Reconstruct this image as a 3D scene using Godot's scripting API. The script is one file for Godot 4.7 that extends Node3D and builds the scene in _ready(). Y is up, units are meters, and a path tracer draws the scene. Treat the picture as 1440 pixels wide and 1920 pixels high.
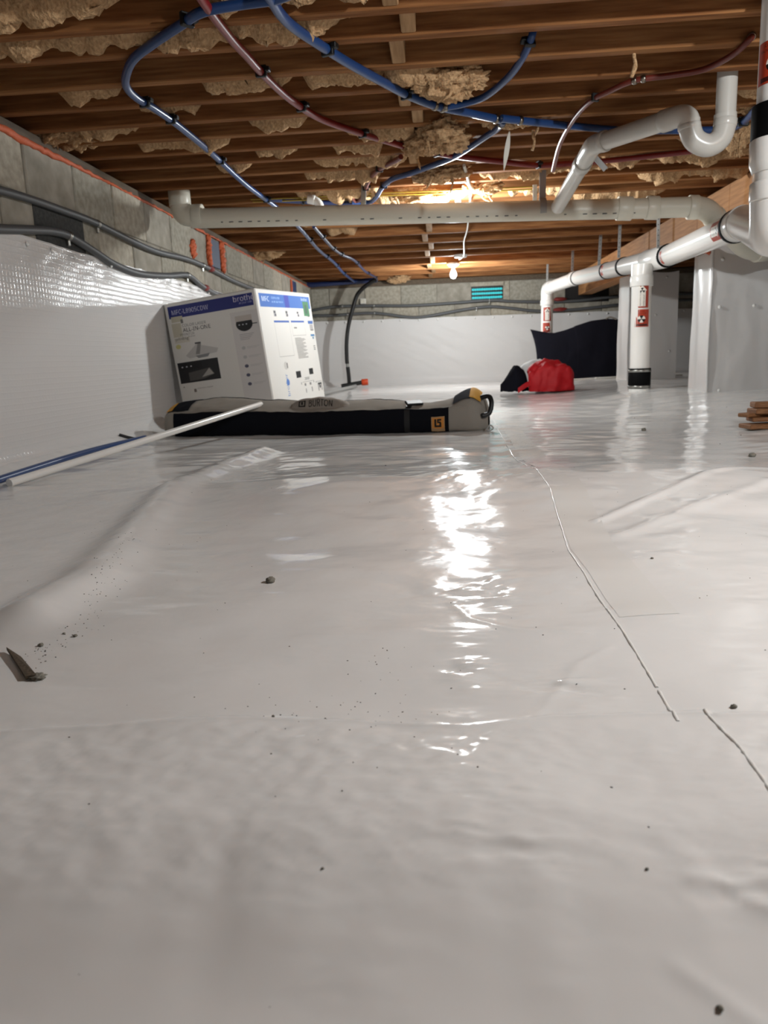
extends Node3D
# A low crawl space: white liner on the ground and walls, joists overhead, three bare bulbs.

var used := {}
var M := {}
var n1 := FastNoiseLite.new()
var n2 := FastNoiseLite.new()
var n3 := FastNoiseLite.new()
var n4 := FastNoiseLite.new()
var rng := RandomNumberGenerator.new()
const JY := 1.16      # underside of the joists
const WX := -1.37     # left wall face
const BZ := -8.6      # back wall face

# ---------------------------------------------------------------- naming
func numbered(called: String) -> String:
	var k: int = used.get(called, 0)
	used[called] = k + 1
	return called if k == 0 else "%s_%03d" % [called, k]

func tag(o: Node, label: String, category: String, group := "") -> void:
	o.set_meta("label", label)
	o.set_meta("category", category)
	if group != "":
		o.set_meta("group", group)

func thing(called: String, label: String, category: String, at := Vector3.ZERO, group := "") -> Node3D:
	var o := Node3D.new()
	o.name = numbered(called)
	add_child(o)
	o.position = at
	tag(o, label, category, group)
	return o

func part(called: String, st: SurfaceTool, m: Material, parent: Node = null, label := "") -> MeshInstance3D:
	st.generate_normals()
	var mi := MeshInstance3D.new()
	mi.mesh = st.commit()
	mi.material_override = m
	return put(called, mi, parent, label)

func put(called: String, mi: MeshInstance3D, parent: Node = null, label := "") -> MeshInstance3D:
	if parent == null:
		mi.name = numbered(called)
		add_child(mi)
	else:
		mi.name = called
		parent.add_child(mi, true)
	if label != "":
		mi.set_meta("label", label)
	return mi

func structure(o: Node) -> void:
	o.set_meta("kind", "structure")

# ---------------------------------------------------------------- shapes
func begin(smooth := true) -> SurfaceTool:
	var st := SurfaceTool.new()
	st.begin(Mesh.PRIMITIVE_TRIANGLES)
	st.set_smooth_group(0 if smooth else -1)
	return st

func tri(st: SurfaceTool, a: Vector3, b: Vector3, c: Vector3, out: Vector3) -> void:
	# front faces run clockwise seen from the side that «out» points to
	if (b - a).cross(c - a).dot(out) > 0.0:
		var s := b
		b = c
		c = s
	for p in [a, b, c]:
		st.set_uv(Vector2(p.x + p.z * 0.37, p.y + p.z))
		st.add_vertex(p)

func quad(st: SurfaceTool, a: Vector3, b: Vector3, c: Vector3, d: Vector3, out: Vector3) -> void:
	tri(st, a, b, c, out)
	tri(st, a, c, d, out)

func box(st: SurfaceTool, t: Transform3D, size: Vector3, bevel := 0.003) -> void:
	st.set_smooth_group(-1)
	var h := size / 2.0
	var bv := minf(bevel, minf(h.x, minf(h.y, h.z)) * 0.5)
	for ax in 3:
		var u := (ax + 1) % 3
		var w := (ax + 2) % 3
		for s in [-1.0, 1.0]:
			var q := []
			for k in [[-1.0, -1.0], [1.0, -1.0], [1.0, 1.0], [-1.0, 1.0]]:
				var p := Vector3.ZERO
				p[ax] = s * h[ax]
				p[u] = k[0] * (h[u] - bv)
				p[w] = k[1] * (h[w] - bv)
				q.append(t * p)
			var o := Vector3.ZERO
			o[ax] = s
			quad(st, q[0], q[1], q[2], q[3], t.basis * o)
			for s2 in [-1.0, 1.0]:
				var e := []
				for k in [-1.0, 1.0]:
					var p1 := Vector3.ZERO
					p1[ax] = s * h[ax]
					p1[u] = s2 * (h[u] - bv)
					p1[w] = k * (h[w] - bv)
					var p2 := Vector3.ZERO
					p2[ax] = s * (h[ax] - bv)
					p2[u] = s2 * h[u]
					p2[w] = k * (h[w] - bv)
					e.append_array([t * p1, t * p2])
				var o2 := Vector3.ZERO
				o2[ax] = s
				o2[u] = s2
				quad(st, e[0], e[1], e[3], e[2], t.basis * o2)
	for sx in [-1.0, 1.0]:
		for sy in [-1.0, 1.0]:
			for sz in [-1.0, 1.0]:
				var sg := Vector3(sx, sy, sz)
				var i := h - Vector3(bv, bv, bv)
				tri(st, t * (Vector3(h.x, i.y, i.z) * sg), t * (Vector3(i.x, h.y, i.z) * sg), t * (Vector3(i.x, i.y, h.z) * sg), t.basis * sg)

func at(p: Vector3, turn := 0.0) -> Transform3D:
	return Transform3D(Basis(Vector3.UP, turn), p)

func boxed(lo: Vector3, hi: Vector3, bevel := 0.003) -> SurfaceTool:
	var st := begin(false)
	box(st, at((lo + hi) / 2.0), hi - lo, bevel)
	return st

func curve(pts: Array, step := 6) -> PackedVector3Array:
	var out := PackedVector3Array()
	var n := pts.size()
	for i in n - 1:
		var p0: Vector3 = pts[maxi(i - 1, 0)]
		var p1: Vector3 = pts[i]
		var p2: Vector3 = pts[i + 1]
		var p3: Vector3 = pts[mini(i + 2, n - 1)]
		for k in step:
			out.append(p1.cubic_interpolate(p2, p0, p3, float(k) / step))
	out.append(pts[n - 1])
	return out

func bend(pts: Array, r: float) -> PackedVector3Array:
	# straight runs joined by round bends of radius r
	var out := PackedVector3Array([pts[0]])
	for i in range(1, pts.size() - 1):
		var a: Vector3 = (pts[i - 1] - pts[i]).normalized()
		var b: Vector3 = (pts[i + 1] - pts[i]).normalized()
		var d := minf(r, minf(pts[i].distance_to(pts[i - 1]), pts[i].distance_to(pts[i + 1])) * 0.49)
		for k in 9:
			var f := k / 8.0
			var p1: Vector3 = pts[i] + a * d
			var p2: Vector3 = pts[i] + b * d
			out.append(p1.lerp(pts[i], f).lerp(pts[i].lerp(p2, f), f))
	out.append(pts[pts.size() - 1])
	return out

func tube(st: SurfaceTool, pts: PackedVector3Array, r, sides := 16, caps := true, rough := 0.0) -> void:
	var n := pts.size()
	var nrm := Vector3.UP
	var rings := []
	for i in n:
		var dir := (pts[mini(i + 1, n - 1)] - pts[maxi(i - 1, 0)]).normalized()
		if i == 0 and absf(dir.dot(nrm)) > 0.9:
			nrm = Vector3.RIGHT
		nrm = (nrm - dir * nrm.dot(dir)).normalized()
		var bi := dir.cross(nrm)
		var rr: float = r if not (r is Array or r is PackedFloat32Array) else r[i]
		var ring := PackedVector3Array()
		for k in sides:
			var a := TAU * k / sides
			var o := nrm * cos(a) + bi * sin(a)
			var q := rr
			if rough > 0.0:
				var w := pts[i] + o * rr
				q += rough * n3.get_noise_3d(w.x * 40.0, w.y * 40.0, w.z * 40.0)
			ring.append(pts[i] + o * q)
		rings.append(ring)
	st.set_smooth_group(0)
	for i in n - 1:
		for k in sides:
			var k2 := (k + 1) % sides
			var a: Vector3 = rings[i][k]
			var c: Vector3 = rings[i + 1][k2]
			quad(st, a, rings[i][k2], c, rings[i + 1][k], (a + c) * 0.5 - (pts[i] + pts[i + 1]) * 0.5)
	if caps:
		st.set_smooth_group(-1)
		for e in [0, n - 1]:
			var o := (pts[0] - pts[1]) if e == 0 else (pts[n - 1] - pts[n - 2])
			for k in sides:
				tri(st, pts[e], rings[e][k], rings[e][(k + 1) % sides], o)
		st.set_smooth_group(0)

func tubed(pts: PackedVector3Array, r, sides := 16, caps := true, rough := 0.0) -> SurfaceTool:
	var st := begin()
	tube(st, pts, r, sides, caps, rough)
	return st

func rod(a: Vector3, b: Vector3, r: float, sides := 18) -> SurfaceTool:
	return tubed(PackedVector3Array([a, b]), r, sides)

func collar(a: Vector3, b: Vector3, r: float, sides := 28) -> SurfaceTool:
	# a sleeve with softly rounded rims
	var d := (b - a).normalized()
	var e := minf(0.003, a.distance_to(b) * 0.2)
	return tubed(PackedVector3Array([a, a + d * e * 0.3, a + d * e, b - d * e, b - d * e * 0.3, b]), [r - e, r - e * 0.4, r, r, r - e * 0.4, r - e], sides)

func lathe(st: SurfaceTool, base: Transform3D, prof: Array, sides := 24) -> void:
	st.set_smooth_group(0)
	for i in prof.size() - 1:
		var p: Vector2 = prof[i]
		var q: Vector2 = prof[i + 1]
		for k in sides:
			var a := TAU * k / sides
			var b := TAU * (k + 1) / sides
			var d1 := Vector3(cos(a), 0, sin(a))
			var d2 := Vector3(cos(b), 0, sin(b))
			var o := Vector3(d1.x * (p.y - q.y), q.x - p.x, d1.z * (p.y - q.y))
			if p.y < q.y:
				o = -o
			if absf(p.y - q.y) < 1e-6:
				o = Vector3(0, 1 if q.x < p.x else -1, 0)
			if p.x > 1e-6:
				tri(st, base * (d1 * p.x + Vector3.UP * p.y), base * (d2 * p.x + Vector3.UP * p.y), base * (d2 * q.x + Vector3.UP * q.y), base.basis * o)
			if q.x > 1e-6:
				tri(st, base * (d1 * p.x + Vector3.UP * p.y), base * (d2 * q.x + Vector3.UP * q.y), base * (d1 * q.x + Vector3.UP * q.y), base.basis * o)

func surface(st: SurfaceTool, nu: int, nv: int, f: Callable, thick := 0.0) -> void:
	# a sheet f(u, v) over the unit square, with a back face when it is thick
	st.set_smooth_group(0)
	var g := []
	for i in nu + 1:
		var row := PackedVector3Array()
		for j in nv + 1:
			row.append(f.call(float(i) / nu, float(j) / nv))
		g.append(row)
	for i in nu:
		for j in nv:
			var a: Vector3 = g[i][j]
			var b: Vector3 = g[i + 1][j]
			var c: Vector3 = g[i + 1][j + 1]
			var d: Vector3 = g[i][j + 1]
			var o := (c - a).cross(d - b)
			for t in [[a, b, c, i, j, i + 1, j, i + 1, j + 1], [a, c, d, i, j, i + 1, j + 1, i, j + 1]]:
				if (t[1] - t[0]).cross(t[2] - t[0]).dot(o) > 0.0:
					t = [t[0], t[2], t[1], t[3], t[4], t[7], t[8], t[5], t[6]]
				for k in 3:
					st.set_uv(Vector2(float(t[3 + 2 * k]) / nu, 1.0 - float(t[4 + 2 * k]) / nv))
					st.add_vertex(t[k])

func blob(st: SurfaceTool, c: Vector3, size: Vector3, amp: float, freq: float, seed_off := 0.0, nu := 20, nv := 12) -> void:
	st.set_smooth_group(0)
	var g := []
	for i in nv + 1:
		var row := PackedVector3Array()
		for k in nu:
			var th := PI * i / nv
			var ph := TAU * k / nu
			var d := Vector3(sin(th) * cos(ph), cos(th), sin(th) * sin(ph))
			var w := d * freq + Vector3(seed_off, seed_off * 1.7, -seed_off)
			row.append(c + d * size * (1.0 + amp * n3.get_noise_3d(w.x, w.y, w.z)))
		g.append(row)
	for i in nv:
		for k in nu:
			var k2 := (k + 1) % nu
			var m: Vector3 = (g[i][k] + g[i + 1][k2]) * 0.5 - c
			if i > 0:
				tri(st, g[i][k], g[i][k2], g[i + 1][k2], m)
			if i < nv - 1:
				tri(st, g[i][k], g[i + 1][k2], g[i + 1][k], m)

# ---------------------------------------------------------------- textures and lettering
func noise_image(size: int, freq: float, seed_: int, oct := 4, type := FastNoiseLite.TYPE_SIMPLEX_SMOOTH) -> Image:
	var n := FastNoiseLite.new()
	n.seed = seed_
	n.noise_type = type
	n.frequency = freq
	n.fractal_octaves = oct
	var im := n.get_seamless_image(size, size)
	im.convert(Image.FORMAT_L8)
	return im

func tinted(im: Image, lo: Color, hi: Color) -> ImageTexture:
	var w := im.get_width()
	var h := im.get_height()
	var src := im.get_data()
	var out := PackedByteArray()
	out.resize(w * h * 3)
	for i in w * h:
		var c := lo.lerp(hi, src[i] / 255.0)
		out[i * 3] = int(c.r * 255.0)
		out[i * 3 + 1] = int(c.g * 255.0)
		out[i * 3 + 2] = int(c.b * 255.0)
	return ImageTexture.create_from_image(Image.create_from_data(w, h, false, Image.FORMAT_RGB8, out))

func plain(c: Color, rough := 0.6, metal := 0.0) -> StandardMaterial3D:
	var m := StandardMaterial3D.new()
	m.albedo_color = c
	m.roughness = rough
	m.metallic = metal
	m.cull_mode = BaseMaterial3D.CULL_DISABLED
	return m

func grained(lo: Color, hi: Color, im: Image, scale: Vector3, rough: float, relief := 0.0, relief_im: Image = null) -> StandardMaterial3D:
	var m := plain(Color.WHITE, rough)
	m.albedo_texture = tinted(im, lo, hi)
	m.uv1_triplanar = true
	m.uv1_world_triplanar = true
	m.uv1_scale = scale
	if relief > 0.0:
		m.heightmap_enabled = true
		m.heightmap_texture = ImageTexture.create_from_image(relief_im if relief_im else im)
		m.heightmap_scale = relief
	return m

func letter_tris(text: String, bold := false, serif := false) -> Array:
	# the triangles of a line of text, one unit tall, starting at x = 0
	var f := SystemFont.new()
	f.font_names = PackedStringArray(["Droid Serif" if serif else "Droid Sans"])
	if bold:
		f.font_weight = 700
	var t := TextMesh.new()
	t.font = f
	t.text = text
	t.font_size = 32
	t.pixel_size = 1.0 / 32.0
	t.depth = 0.0
	t.horizontal_alignment = HORIZONTAL_ALIGNMENT_LEFT
	var a := t.get_mesh_arrays()
	if a.is_empty():
		return []
	var v: PackedVector3Array = a[Mesh.ARRAY_VERTEX]
	var idx = a[Mesh.ARRAY_INDEX]
	var out := []
	if idx != null and idx.size() > 0:
		for i in idx:
			out.append(Vector2(v[i].x, v[i].y))
	else:
		for p in v:
			out.append(Vector2(p.x, p.y))
	var x0 := 1e9
	var y0 := 1e9
	for p in out:
		x0 = minf(x0, p.x)
		y0 = minf(y0, p.y)
	for i in out.size():
		out[i] -= Vector2(x0, y0)
	return out

func print_text(im: Image, text: String, x: float, y: float, h: float, c: Color, wide := 1.0, quarter := 0) -> void:
	# prints a line of text into a picture; x, y is where the line starts (lower left of the letters)
	var t := letter_tris(text)
	for i in range(0, t.size(), 3):
		var q := []
		for k in 3:
			var p: Vector2 = t[i + k] * h
			p.x *= wide
			q.append(Vector2(x + p.x, y - p.y) if quarter == 0 else Vector2(x - p.y, y - p.x) if quarter == 1 else Vector2(x + p.y, y + p.x))
		fill_tri(im, q[0], q[1], q[2], c)

func fill_tri(im: Image, a: Vector2, b: Vector2, c: Vector2, col: Color) -> void:
	var x0 := maxi(0, int(minf(a.x, minf(b.x, c.x))))
	var x1 := mini(im.get_width() - 1, int(maxf(a.x, maxf(b.x, c.x))) + 1)
	var y0 := maxi(0, int(minf(a.y, minf(b.y, c.y))))
	var y1 := mini(im.get_height() - 1, int(maxf(a.y, maxf(b.y, c.y))) + 1)
	for y in range(y0, y1 + 1):
		for x in range(x0, x1 + 1):
			if Geometry2D.point_is_inside_triangle(Vector2(x + 0.5, y + 0.5), a, b, c):
				im.set_pixel(x, y, col)

func fill_poly(im: Image, pts: PackedVector2Array, col: Color) -> void:
	var ix := Geometry2D.triangulate_polygon(pts)
	for i in range(0, ix.size(), 3):
		fill_tri(im, pts[ix[i]], pts[ix[i + 1]], pts[ix[i + 2]], col)

func disc(im: Image, c: Vector2, r: float, col: Color) -> void:
	for y in range(int(c.y - r), int(c.y + r) + 1):
		for x in range(int(c.x - r), int(c.x + r) + 1):
			if Vector2(x + 0.5, y + 0.5).distance_to(c) < r and x >= 0 and y >= 0 and x < im.get_width() and y < im.get_height():
				im.set_pixel(x, y, col)

func trefoil(im: Image, c: Vector2, r: float) -> void:
	for y in range(int(c.y - r), int(c.y + r) + 1):
		for x in range(int(c.x - r), int(c.x + r) + 1):
			var d := Vector2(x + 0.5, y + 0.5) - c
			if d.length() < r:
				var k := int(floor(fposmod(rad_to_deg(d.angle()) + 120.0, 360.0) / 60.0)) % 2
				im.set_pixel(x, y, Color(0.05, 0.05, 0.05) if (k == 0 or d.length() < r * 0.12) else Color(0.92, 0.9, 0.86))

func printed(im: Image, rough := 0.45) -> StandardMaterial3D:
	var m := plain(Color.WHITE, rough)
	m.albedo_texture = ImageTexture.create_from_image(im)
	m.texture_repeat = false
	return m

# ---------------------------------------------------------------- the ground
func seg(p: Vector2, a: Vector2, b: Vector2) -> float:
	var ab := b - a
	var t := clampf((p - a).dot(ab) / ab.length_squared(), 0.0, 1.0)
	return p.distance_to(a + ab * t)

func ridge(p: Vector2, line: Array, w: float) -> float:
	var d := 1e9
	for i in line.size() - 1:
		d = minf(d, seg(p, line[i], line[i + 1]))
	return exp(-d * d / (w * w))

var mound := [Vector2(-0.603, -2.667), Vector2(-0.643, -2.223), Vector2(-0.638, -1.781), Vector2(-0.566, -1.336), Vector2(-0.513, -1.062), Vector2(-0.535, -0.919)]
var crease := [Vector2(0.769, -1.851), Vector2(0.600, -1.748), Vector2(0.429, -1.548), Vector2(0.277, -1.366)]
var crease2 := [Vector2(0.694, -1.665), Vector2(0.475, -1.463), Vector2(0.291, -1.263)]
var crease3 := [Vector2(0.012, -0.965), Vector2(0.031, -0.907), Vector2(0.079, -0.866), Vector2(0.161, -0.845)]
var crease4 := [Vector2(0.079, -0.658), Vector2(0.105, -0.703), Vector2(0.139, -0.769), Vector2(0.177, -0.805)]
# places where the sheet is puckered into small sharp wrinkles
var puckers := [[Vector2(0.116, -1.901), 0.13, 0.24], [Vector2(0.053, -1.010), 0.07, 0.075], [Vector2(0.026, -0.778), 0.03, 0.05], [Vector2(0.116, -0.709), 0.05, 0.03], [Vector2(0.050, -0.507), 0.045, 0.045], [Vector2(0.184, -0.454), 0.04, 0.02], [Vector2(-0.558, -2.207), 0.1, 0.12]]
var crease5 := [Vector2(0.157, -0.452), Vector2(0.171, -0.451), Vector2(0.182, -0.444), Vector2(0.200, -0.434)]
var crease6 := [Vector2(0.132, -0.398), Vector2(0.146, -0.388), Vector2(0.171, -0.369)]
var edge_line := [Vector2(-0.509, -0.620), Vector2(-0.410, -0.626), Vector2(-0.312, -0.634), Vector2(-0.201, -0.646), Vector2(-0.096, -0.646), Vector2(-0.018, -0.640), Vector2(0.020, -0.637), Vector2(0.058, -0.645), Vector2(0.093, -0.655), Vector2(0.166, -0.661), Vector2(0.236, -0.662)]

func fh(x: float, z: float) -> float:
	var y := 0.05
	# towards the camera the ground drops away
	y -= 0.05 * smoothstep(-0.515 + 0.02 * n2.get_noise_1d(x * 150.0), -0.33, z) + 0.02 * smoothstep(-1.1, -0.62, z)
	# it rises towards the pier and the pipe on the right
	y += 0.05 * smoothstep(0.7, 1.6, x) * smoothstep(-2.6, -4.4, z)
	y += 0.03 * exp(-(pow(x - 1.21, 2.0) + pow(z + 4.8, 2.0)) / 0.12)
	y += 0.045 * exp(-(pow(x + 0.66, 2.0) + pow(z + 3.95, 2.0)) / 0.10)
	y += 0.011 * n1.get_noise_2d(x * 100.0, z * 70.0)
	y += 0.0046 * n2.get_noise_2d(x * 70.0, z * 110.0)
	var d := -z
	# a low swell across the middle
	y += 0.034 * exp(-pow((d - 1.75 - 0.12 * n1.get_noise_1d(x * 60.0)) / 0.28, 2.0)) * smoothstep(-0.9, -0.3, x) * smoothstep(1.3, 0.5, x)
	# fine wrinkles run across, stronger in the middle ground
	var w := smoothstep(0.55, 0.85, d) * (1.0 - 0.6 * smoothstep(2.6, 4.0, d))
	var patch := 0.12
	for q in puckers:
		patch += exp(-pow((x - q[0].x) / q[1], 2.0) - pow((z - q[0].y) / q[2], 2.0))
	patch *= 0.45 + 1.1 * smoothstep(-0.15, 0.35, n2.get_noise_2d(x * 260.0 + 300.0, z * 260.0))
	y += (0.0006 + 0.0008 * smoothstep(1.9, 2.6, d)) * w * n4.get_noise_2d(x * 80.0 + z * 30.0, z * 200.0)
	if d < 2.8:
		y += 0.0034 * patch * n4.get_noise_2d(x * 210.0 + z * 60.0, z * 620.0 / (1.0 + maxf(d - 1.0, 0.0) * 0.6))
	if d < 0.72:
		# rows of dimples in the front sheet
		var k := smoothstep(0.68, 0.6, d) * smoothstep(0.4, 0.47, d) * (0.75 - 0.35 * smoothstep(-0.05, 0.1, x) + 0.35 * n1.get_noise_2d(x * 220.0, z * 220.0))
		y += 0.0017 * k * n2.get_noise_2d(x * 1150.0 + z * 300.0, z * 1250.0)
	var p := Vector2(x, z)
	if d < 2.6:
		if x < 0.0:
			y += 0.026 * ridge(p, mound, 0.05)
		if x > -0.1 and d > 0.6:
			y += 0.005 * ridge(p, crease, 0.012) + 0.004 * ridge(p, crease2, 0.018)
			if d < 1.2:
				y += 0.0009 * ridge(p, crease3, 0.006) + 0.0009 * ridge(p, crease4, 0.005)
		if x > 0.05 and d < 0.55:
			y += 0.0012 * ridge(p, crease5, 0.006) + 0.0009 * ridge(p, crease6, 0.006)
		if d < 0.8:
			# the front sheet laps over the one behind
			var j := -0.655
			var top := 0.0
			for i in edge_line.size() - 1:
				if x >= edge_line[i].x and x < edge_line[i + 1].x:
					j = lerpf(edge_line[i].y, edge_line[i + 1].y, (x - edge_line[i].x) / (edge_line[i + 1].x - edge_line[i].x))
			top = smoothstep(j - 0.003, j + 0.002, z)
			y += 0.0022 * top + 0.002 * exp(-pow((z - j) / 0.005, 2.0))
	# the liner turns up where it meets the walls
	y += 0.03 * smoothstep(WX + 0.1, WX + 0.01, x) + 0.02 * smoothstep(BZ + 0.12, BZ, z)
	return y

func on_floor(x: float, z: float, up := 0.0) -> Vector3:
	return Vector3(x, fh(x, z) + up, z)

func build_floor() -> void:
	var xs := PackedFloat32Array()
	var x := WX - 0.02
	while x < 3.5:
		xs.append(x)
		x += 0.005 if x > -0.75 and x < 0.75 else (0.011 if x < 1.6 else 0.04)
	var zs := PackedFloat32Array()
	var z := 2.6
	while z > BZ - 0.03:
		zs.append(z)
		z -= 0.08 if z > 0.0 else clampf(-z * 0.0042, 0.0022, 0.022)
	var nx := xs.size()
	var nz := zs.size()
	var v := PackedVector3Array()
	var nn := PackedVector3Array()
	var uv := PackedVector2Array()
	var ix := PackedInt32Array()
	v.resize(nx * nz)
	nn.resize(nx * nz)
	uv.resize(nx * nz)
	ix.resize((nx - 1) * (nz - 1) * 6)
	for j in nz:
		for i in nx:
			v[j * nx + i] = Vector3(xs[i], fh(xs[i], zs[j]), zs[j])
			uv[j * nx + i] = Vector2(xs[i], zs[j]) * 2.1
	var k := 0
	for j in nz:
		for i in nx:
			var dx := v[j * nx + mini(i + 1, nx - 1)] - v[j * nx + maxi(i - 1, 0)]
			var dz := v[maxi(j - 1, 0) * nx + i] - v[mini(j + 1, nz - 1) * nx + i]
			nn[j * nx + i] = dz.cross(dx).normalized()
			if i < nx - 1 and j < nz - 1:
				var a := j * nx + i
				var c := a + nx + 1
				# rows run away from the camera: clockwise seen from above
				ix[k] = a; ix[k + 1] = a + nx; ix[k + 2] = c
				ix[k + 3] = a; ix[k + 4] = c; ix[k + 5] = a + 1
				k += 6
	var arr := []
	arr.resize(Mesh.ARRAY_MAX)
	arr[Mesh.ARRAY_VERTEX] = v
	arr[Mesh.ARRAY_NORMAL] = nn
	arr[Mesh.ARRAY_TEX_UV] = uv
	arr[Mesh.ARRAY_INDEX] = ix
	var am := ArrayMesh.new()
	am.add_surface_from_arrays(Mesh.PRIMITIVE_TRIANGLES, arr)
	var mi := MeshInstance3D.new()
	mi.mesh = am
	mi.material_override = M.sheet
	put("floor", mi)
	structure(mi)
	mi.set_meta("label", "wrinkled glossy white plastic ground liner with taped seams")
	# earth under the liner closes the room
	var e := part("trim", boxed(Vector3(WX - 0.2, -0.4, BZ - 0.2), Vector3(3.7, -0.15, 2.8)), M.concrete)
	e.name = "trim_9"
	structure(e)
	# welded seams: a narrow raised bead with a flat tape beside it
	var seams := [[Vector2(0.267, -4.172), Vector2(0.245, -3.573), Vector2(0.222, -2.406), Vector2(0.223, -1.867), Vector2(0.226, -1.597)], [Vector2(0.226, -1.597), Vector2(0.212, -1.372), Vector2(0.198, -1.192), Vector2(0.198, -1.023), Vector2(0.201, -0.890), Vector2(0.204, -0.790), Vector2(0.205, -0.710)], [Vector2(0.205, -0.710), Vector2(0.204, -0.640)], [Vector2(0.232, -0.661), Vector2(0.239, -0.599), Vector2(0.237, -0.544), Vector2(0.235, -0.495)]]
	for s in seams:
		var c := PackedVector3Array()
		var tp := []
		for i in s.size() - 1:
			for q in 14:
				var p: Vector2 = s[i].lerp(s[i + 1], q / 14.0)
				c.append(on_floor(p.x, p.y, -0.0006 + 0.0006 * n3.get_noise_2d(p.x * 700.0, p.y * 700.0)))
				tp.append(p)
		var r := PackedFloat32Array()
		for i in c.size():
			r.append(0.0018 + 0.0009 * n3.get_noise_2d(c[i].x * 500.0, c[i].z * 500.0))
		part("weld_bead", tubed(c, r, 10), M.sheet_clear, mi)
	var tape := [Vector2(0.271, -3.297), Vector2(0.241, -1.601), Vector2(0.214, -1.197), Vector2(0.220, -0.889)]
	var st := begin()
	surface(st, 60, 3, func(u, w):
		var k2: float = u * 2.999
		var i := int(k2)
		var p: Vector2 = tape[i].lerp(tape[i + 1], k2 - i)
		return on_floor(p.x - 0.012 + w * 0.07, p.y, 0.0003))
	part("seam_tape", st, M.sheet_clear, mi)

# ---------------------------------------------------------------- ready
func _ready() -> void:
	rng.seed = 7
	for q in [[n1, 11, 0.011, 3], [n2, 23, 0.03, 3], [n3, 5, 0.9, 3], [n4, 31, 0.06, 3]]:
		q[0].seed = q[1]
		q[0].frequency = q[2]
		q[0].fractal_octaves = q[3]
		q[0].noise_type = FastNoiseLite.TYPE_SIMPLEX_SMOOTH
	var cam := Camera3D.new()
	cam.name = "camera"
	cam.fov = 67.38
	cam.near = 0.02
	cam.far = 60.0
	var lens := CameraAttributesPhysical.new()
	lens.frustum_focal_length = 18.0
	lens.exposure_aperture = 6.5
	lens.frustum_focus_distance = 1.25
	lens.frustum_near = 0.02
	lens.frustum_far = 60.0
	cam.attributes = lens
	add_child(cam)
	cam.transform = Transform3D(Basis(Vector3(0.99691, -0.03722, -0.06923), Vector3(0.02267, 0.97949, -0.20021), Vector3(0.07526, 0.19802, 0.97730)), Vector3(0, 0.36, 0))
	cam.current = true
	var env := Environment.new()
	env.background_mode = Environment.BG_COLOR
	env.background_color = Color(0.0, 0.0, 0.0)
	env.ambient_light_source = Environment.AMBIENT_SOURCE_DISABLED
	env.tonemap_mode = Environment.TONE_MAPPER_LINEAR
	env.tonemap_exposure = 1.07
	env.sdfgi_enabled = true
	env.ssao_enabled = true
	env.ssil_enabled = true
	var we := WorldEnvironment.new()
	we.name = "world_environment"
	we.environment = env
	add_child(we)
	materials()
	build_floor()
	walls()
	ceiling()
	lamps()
	drains()
	radon()
	tubing()
	conduits()
	insulation()
	carton()
	board_bag()
	far_things()
	small_things()

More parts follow.
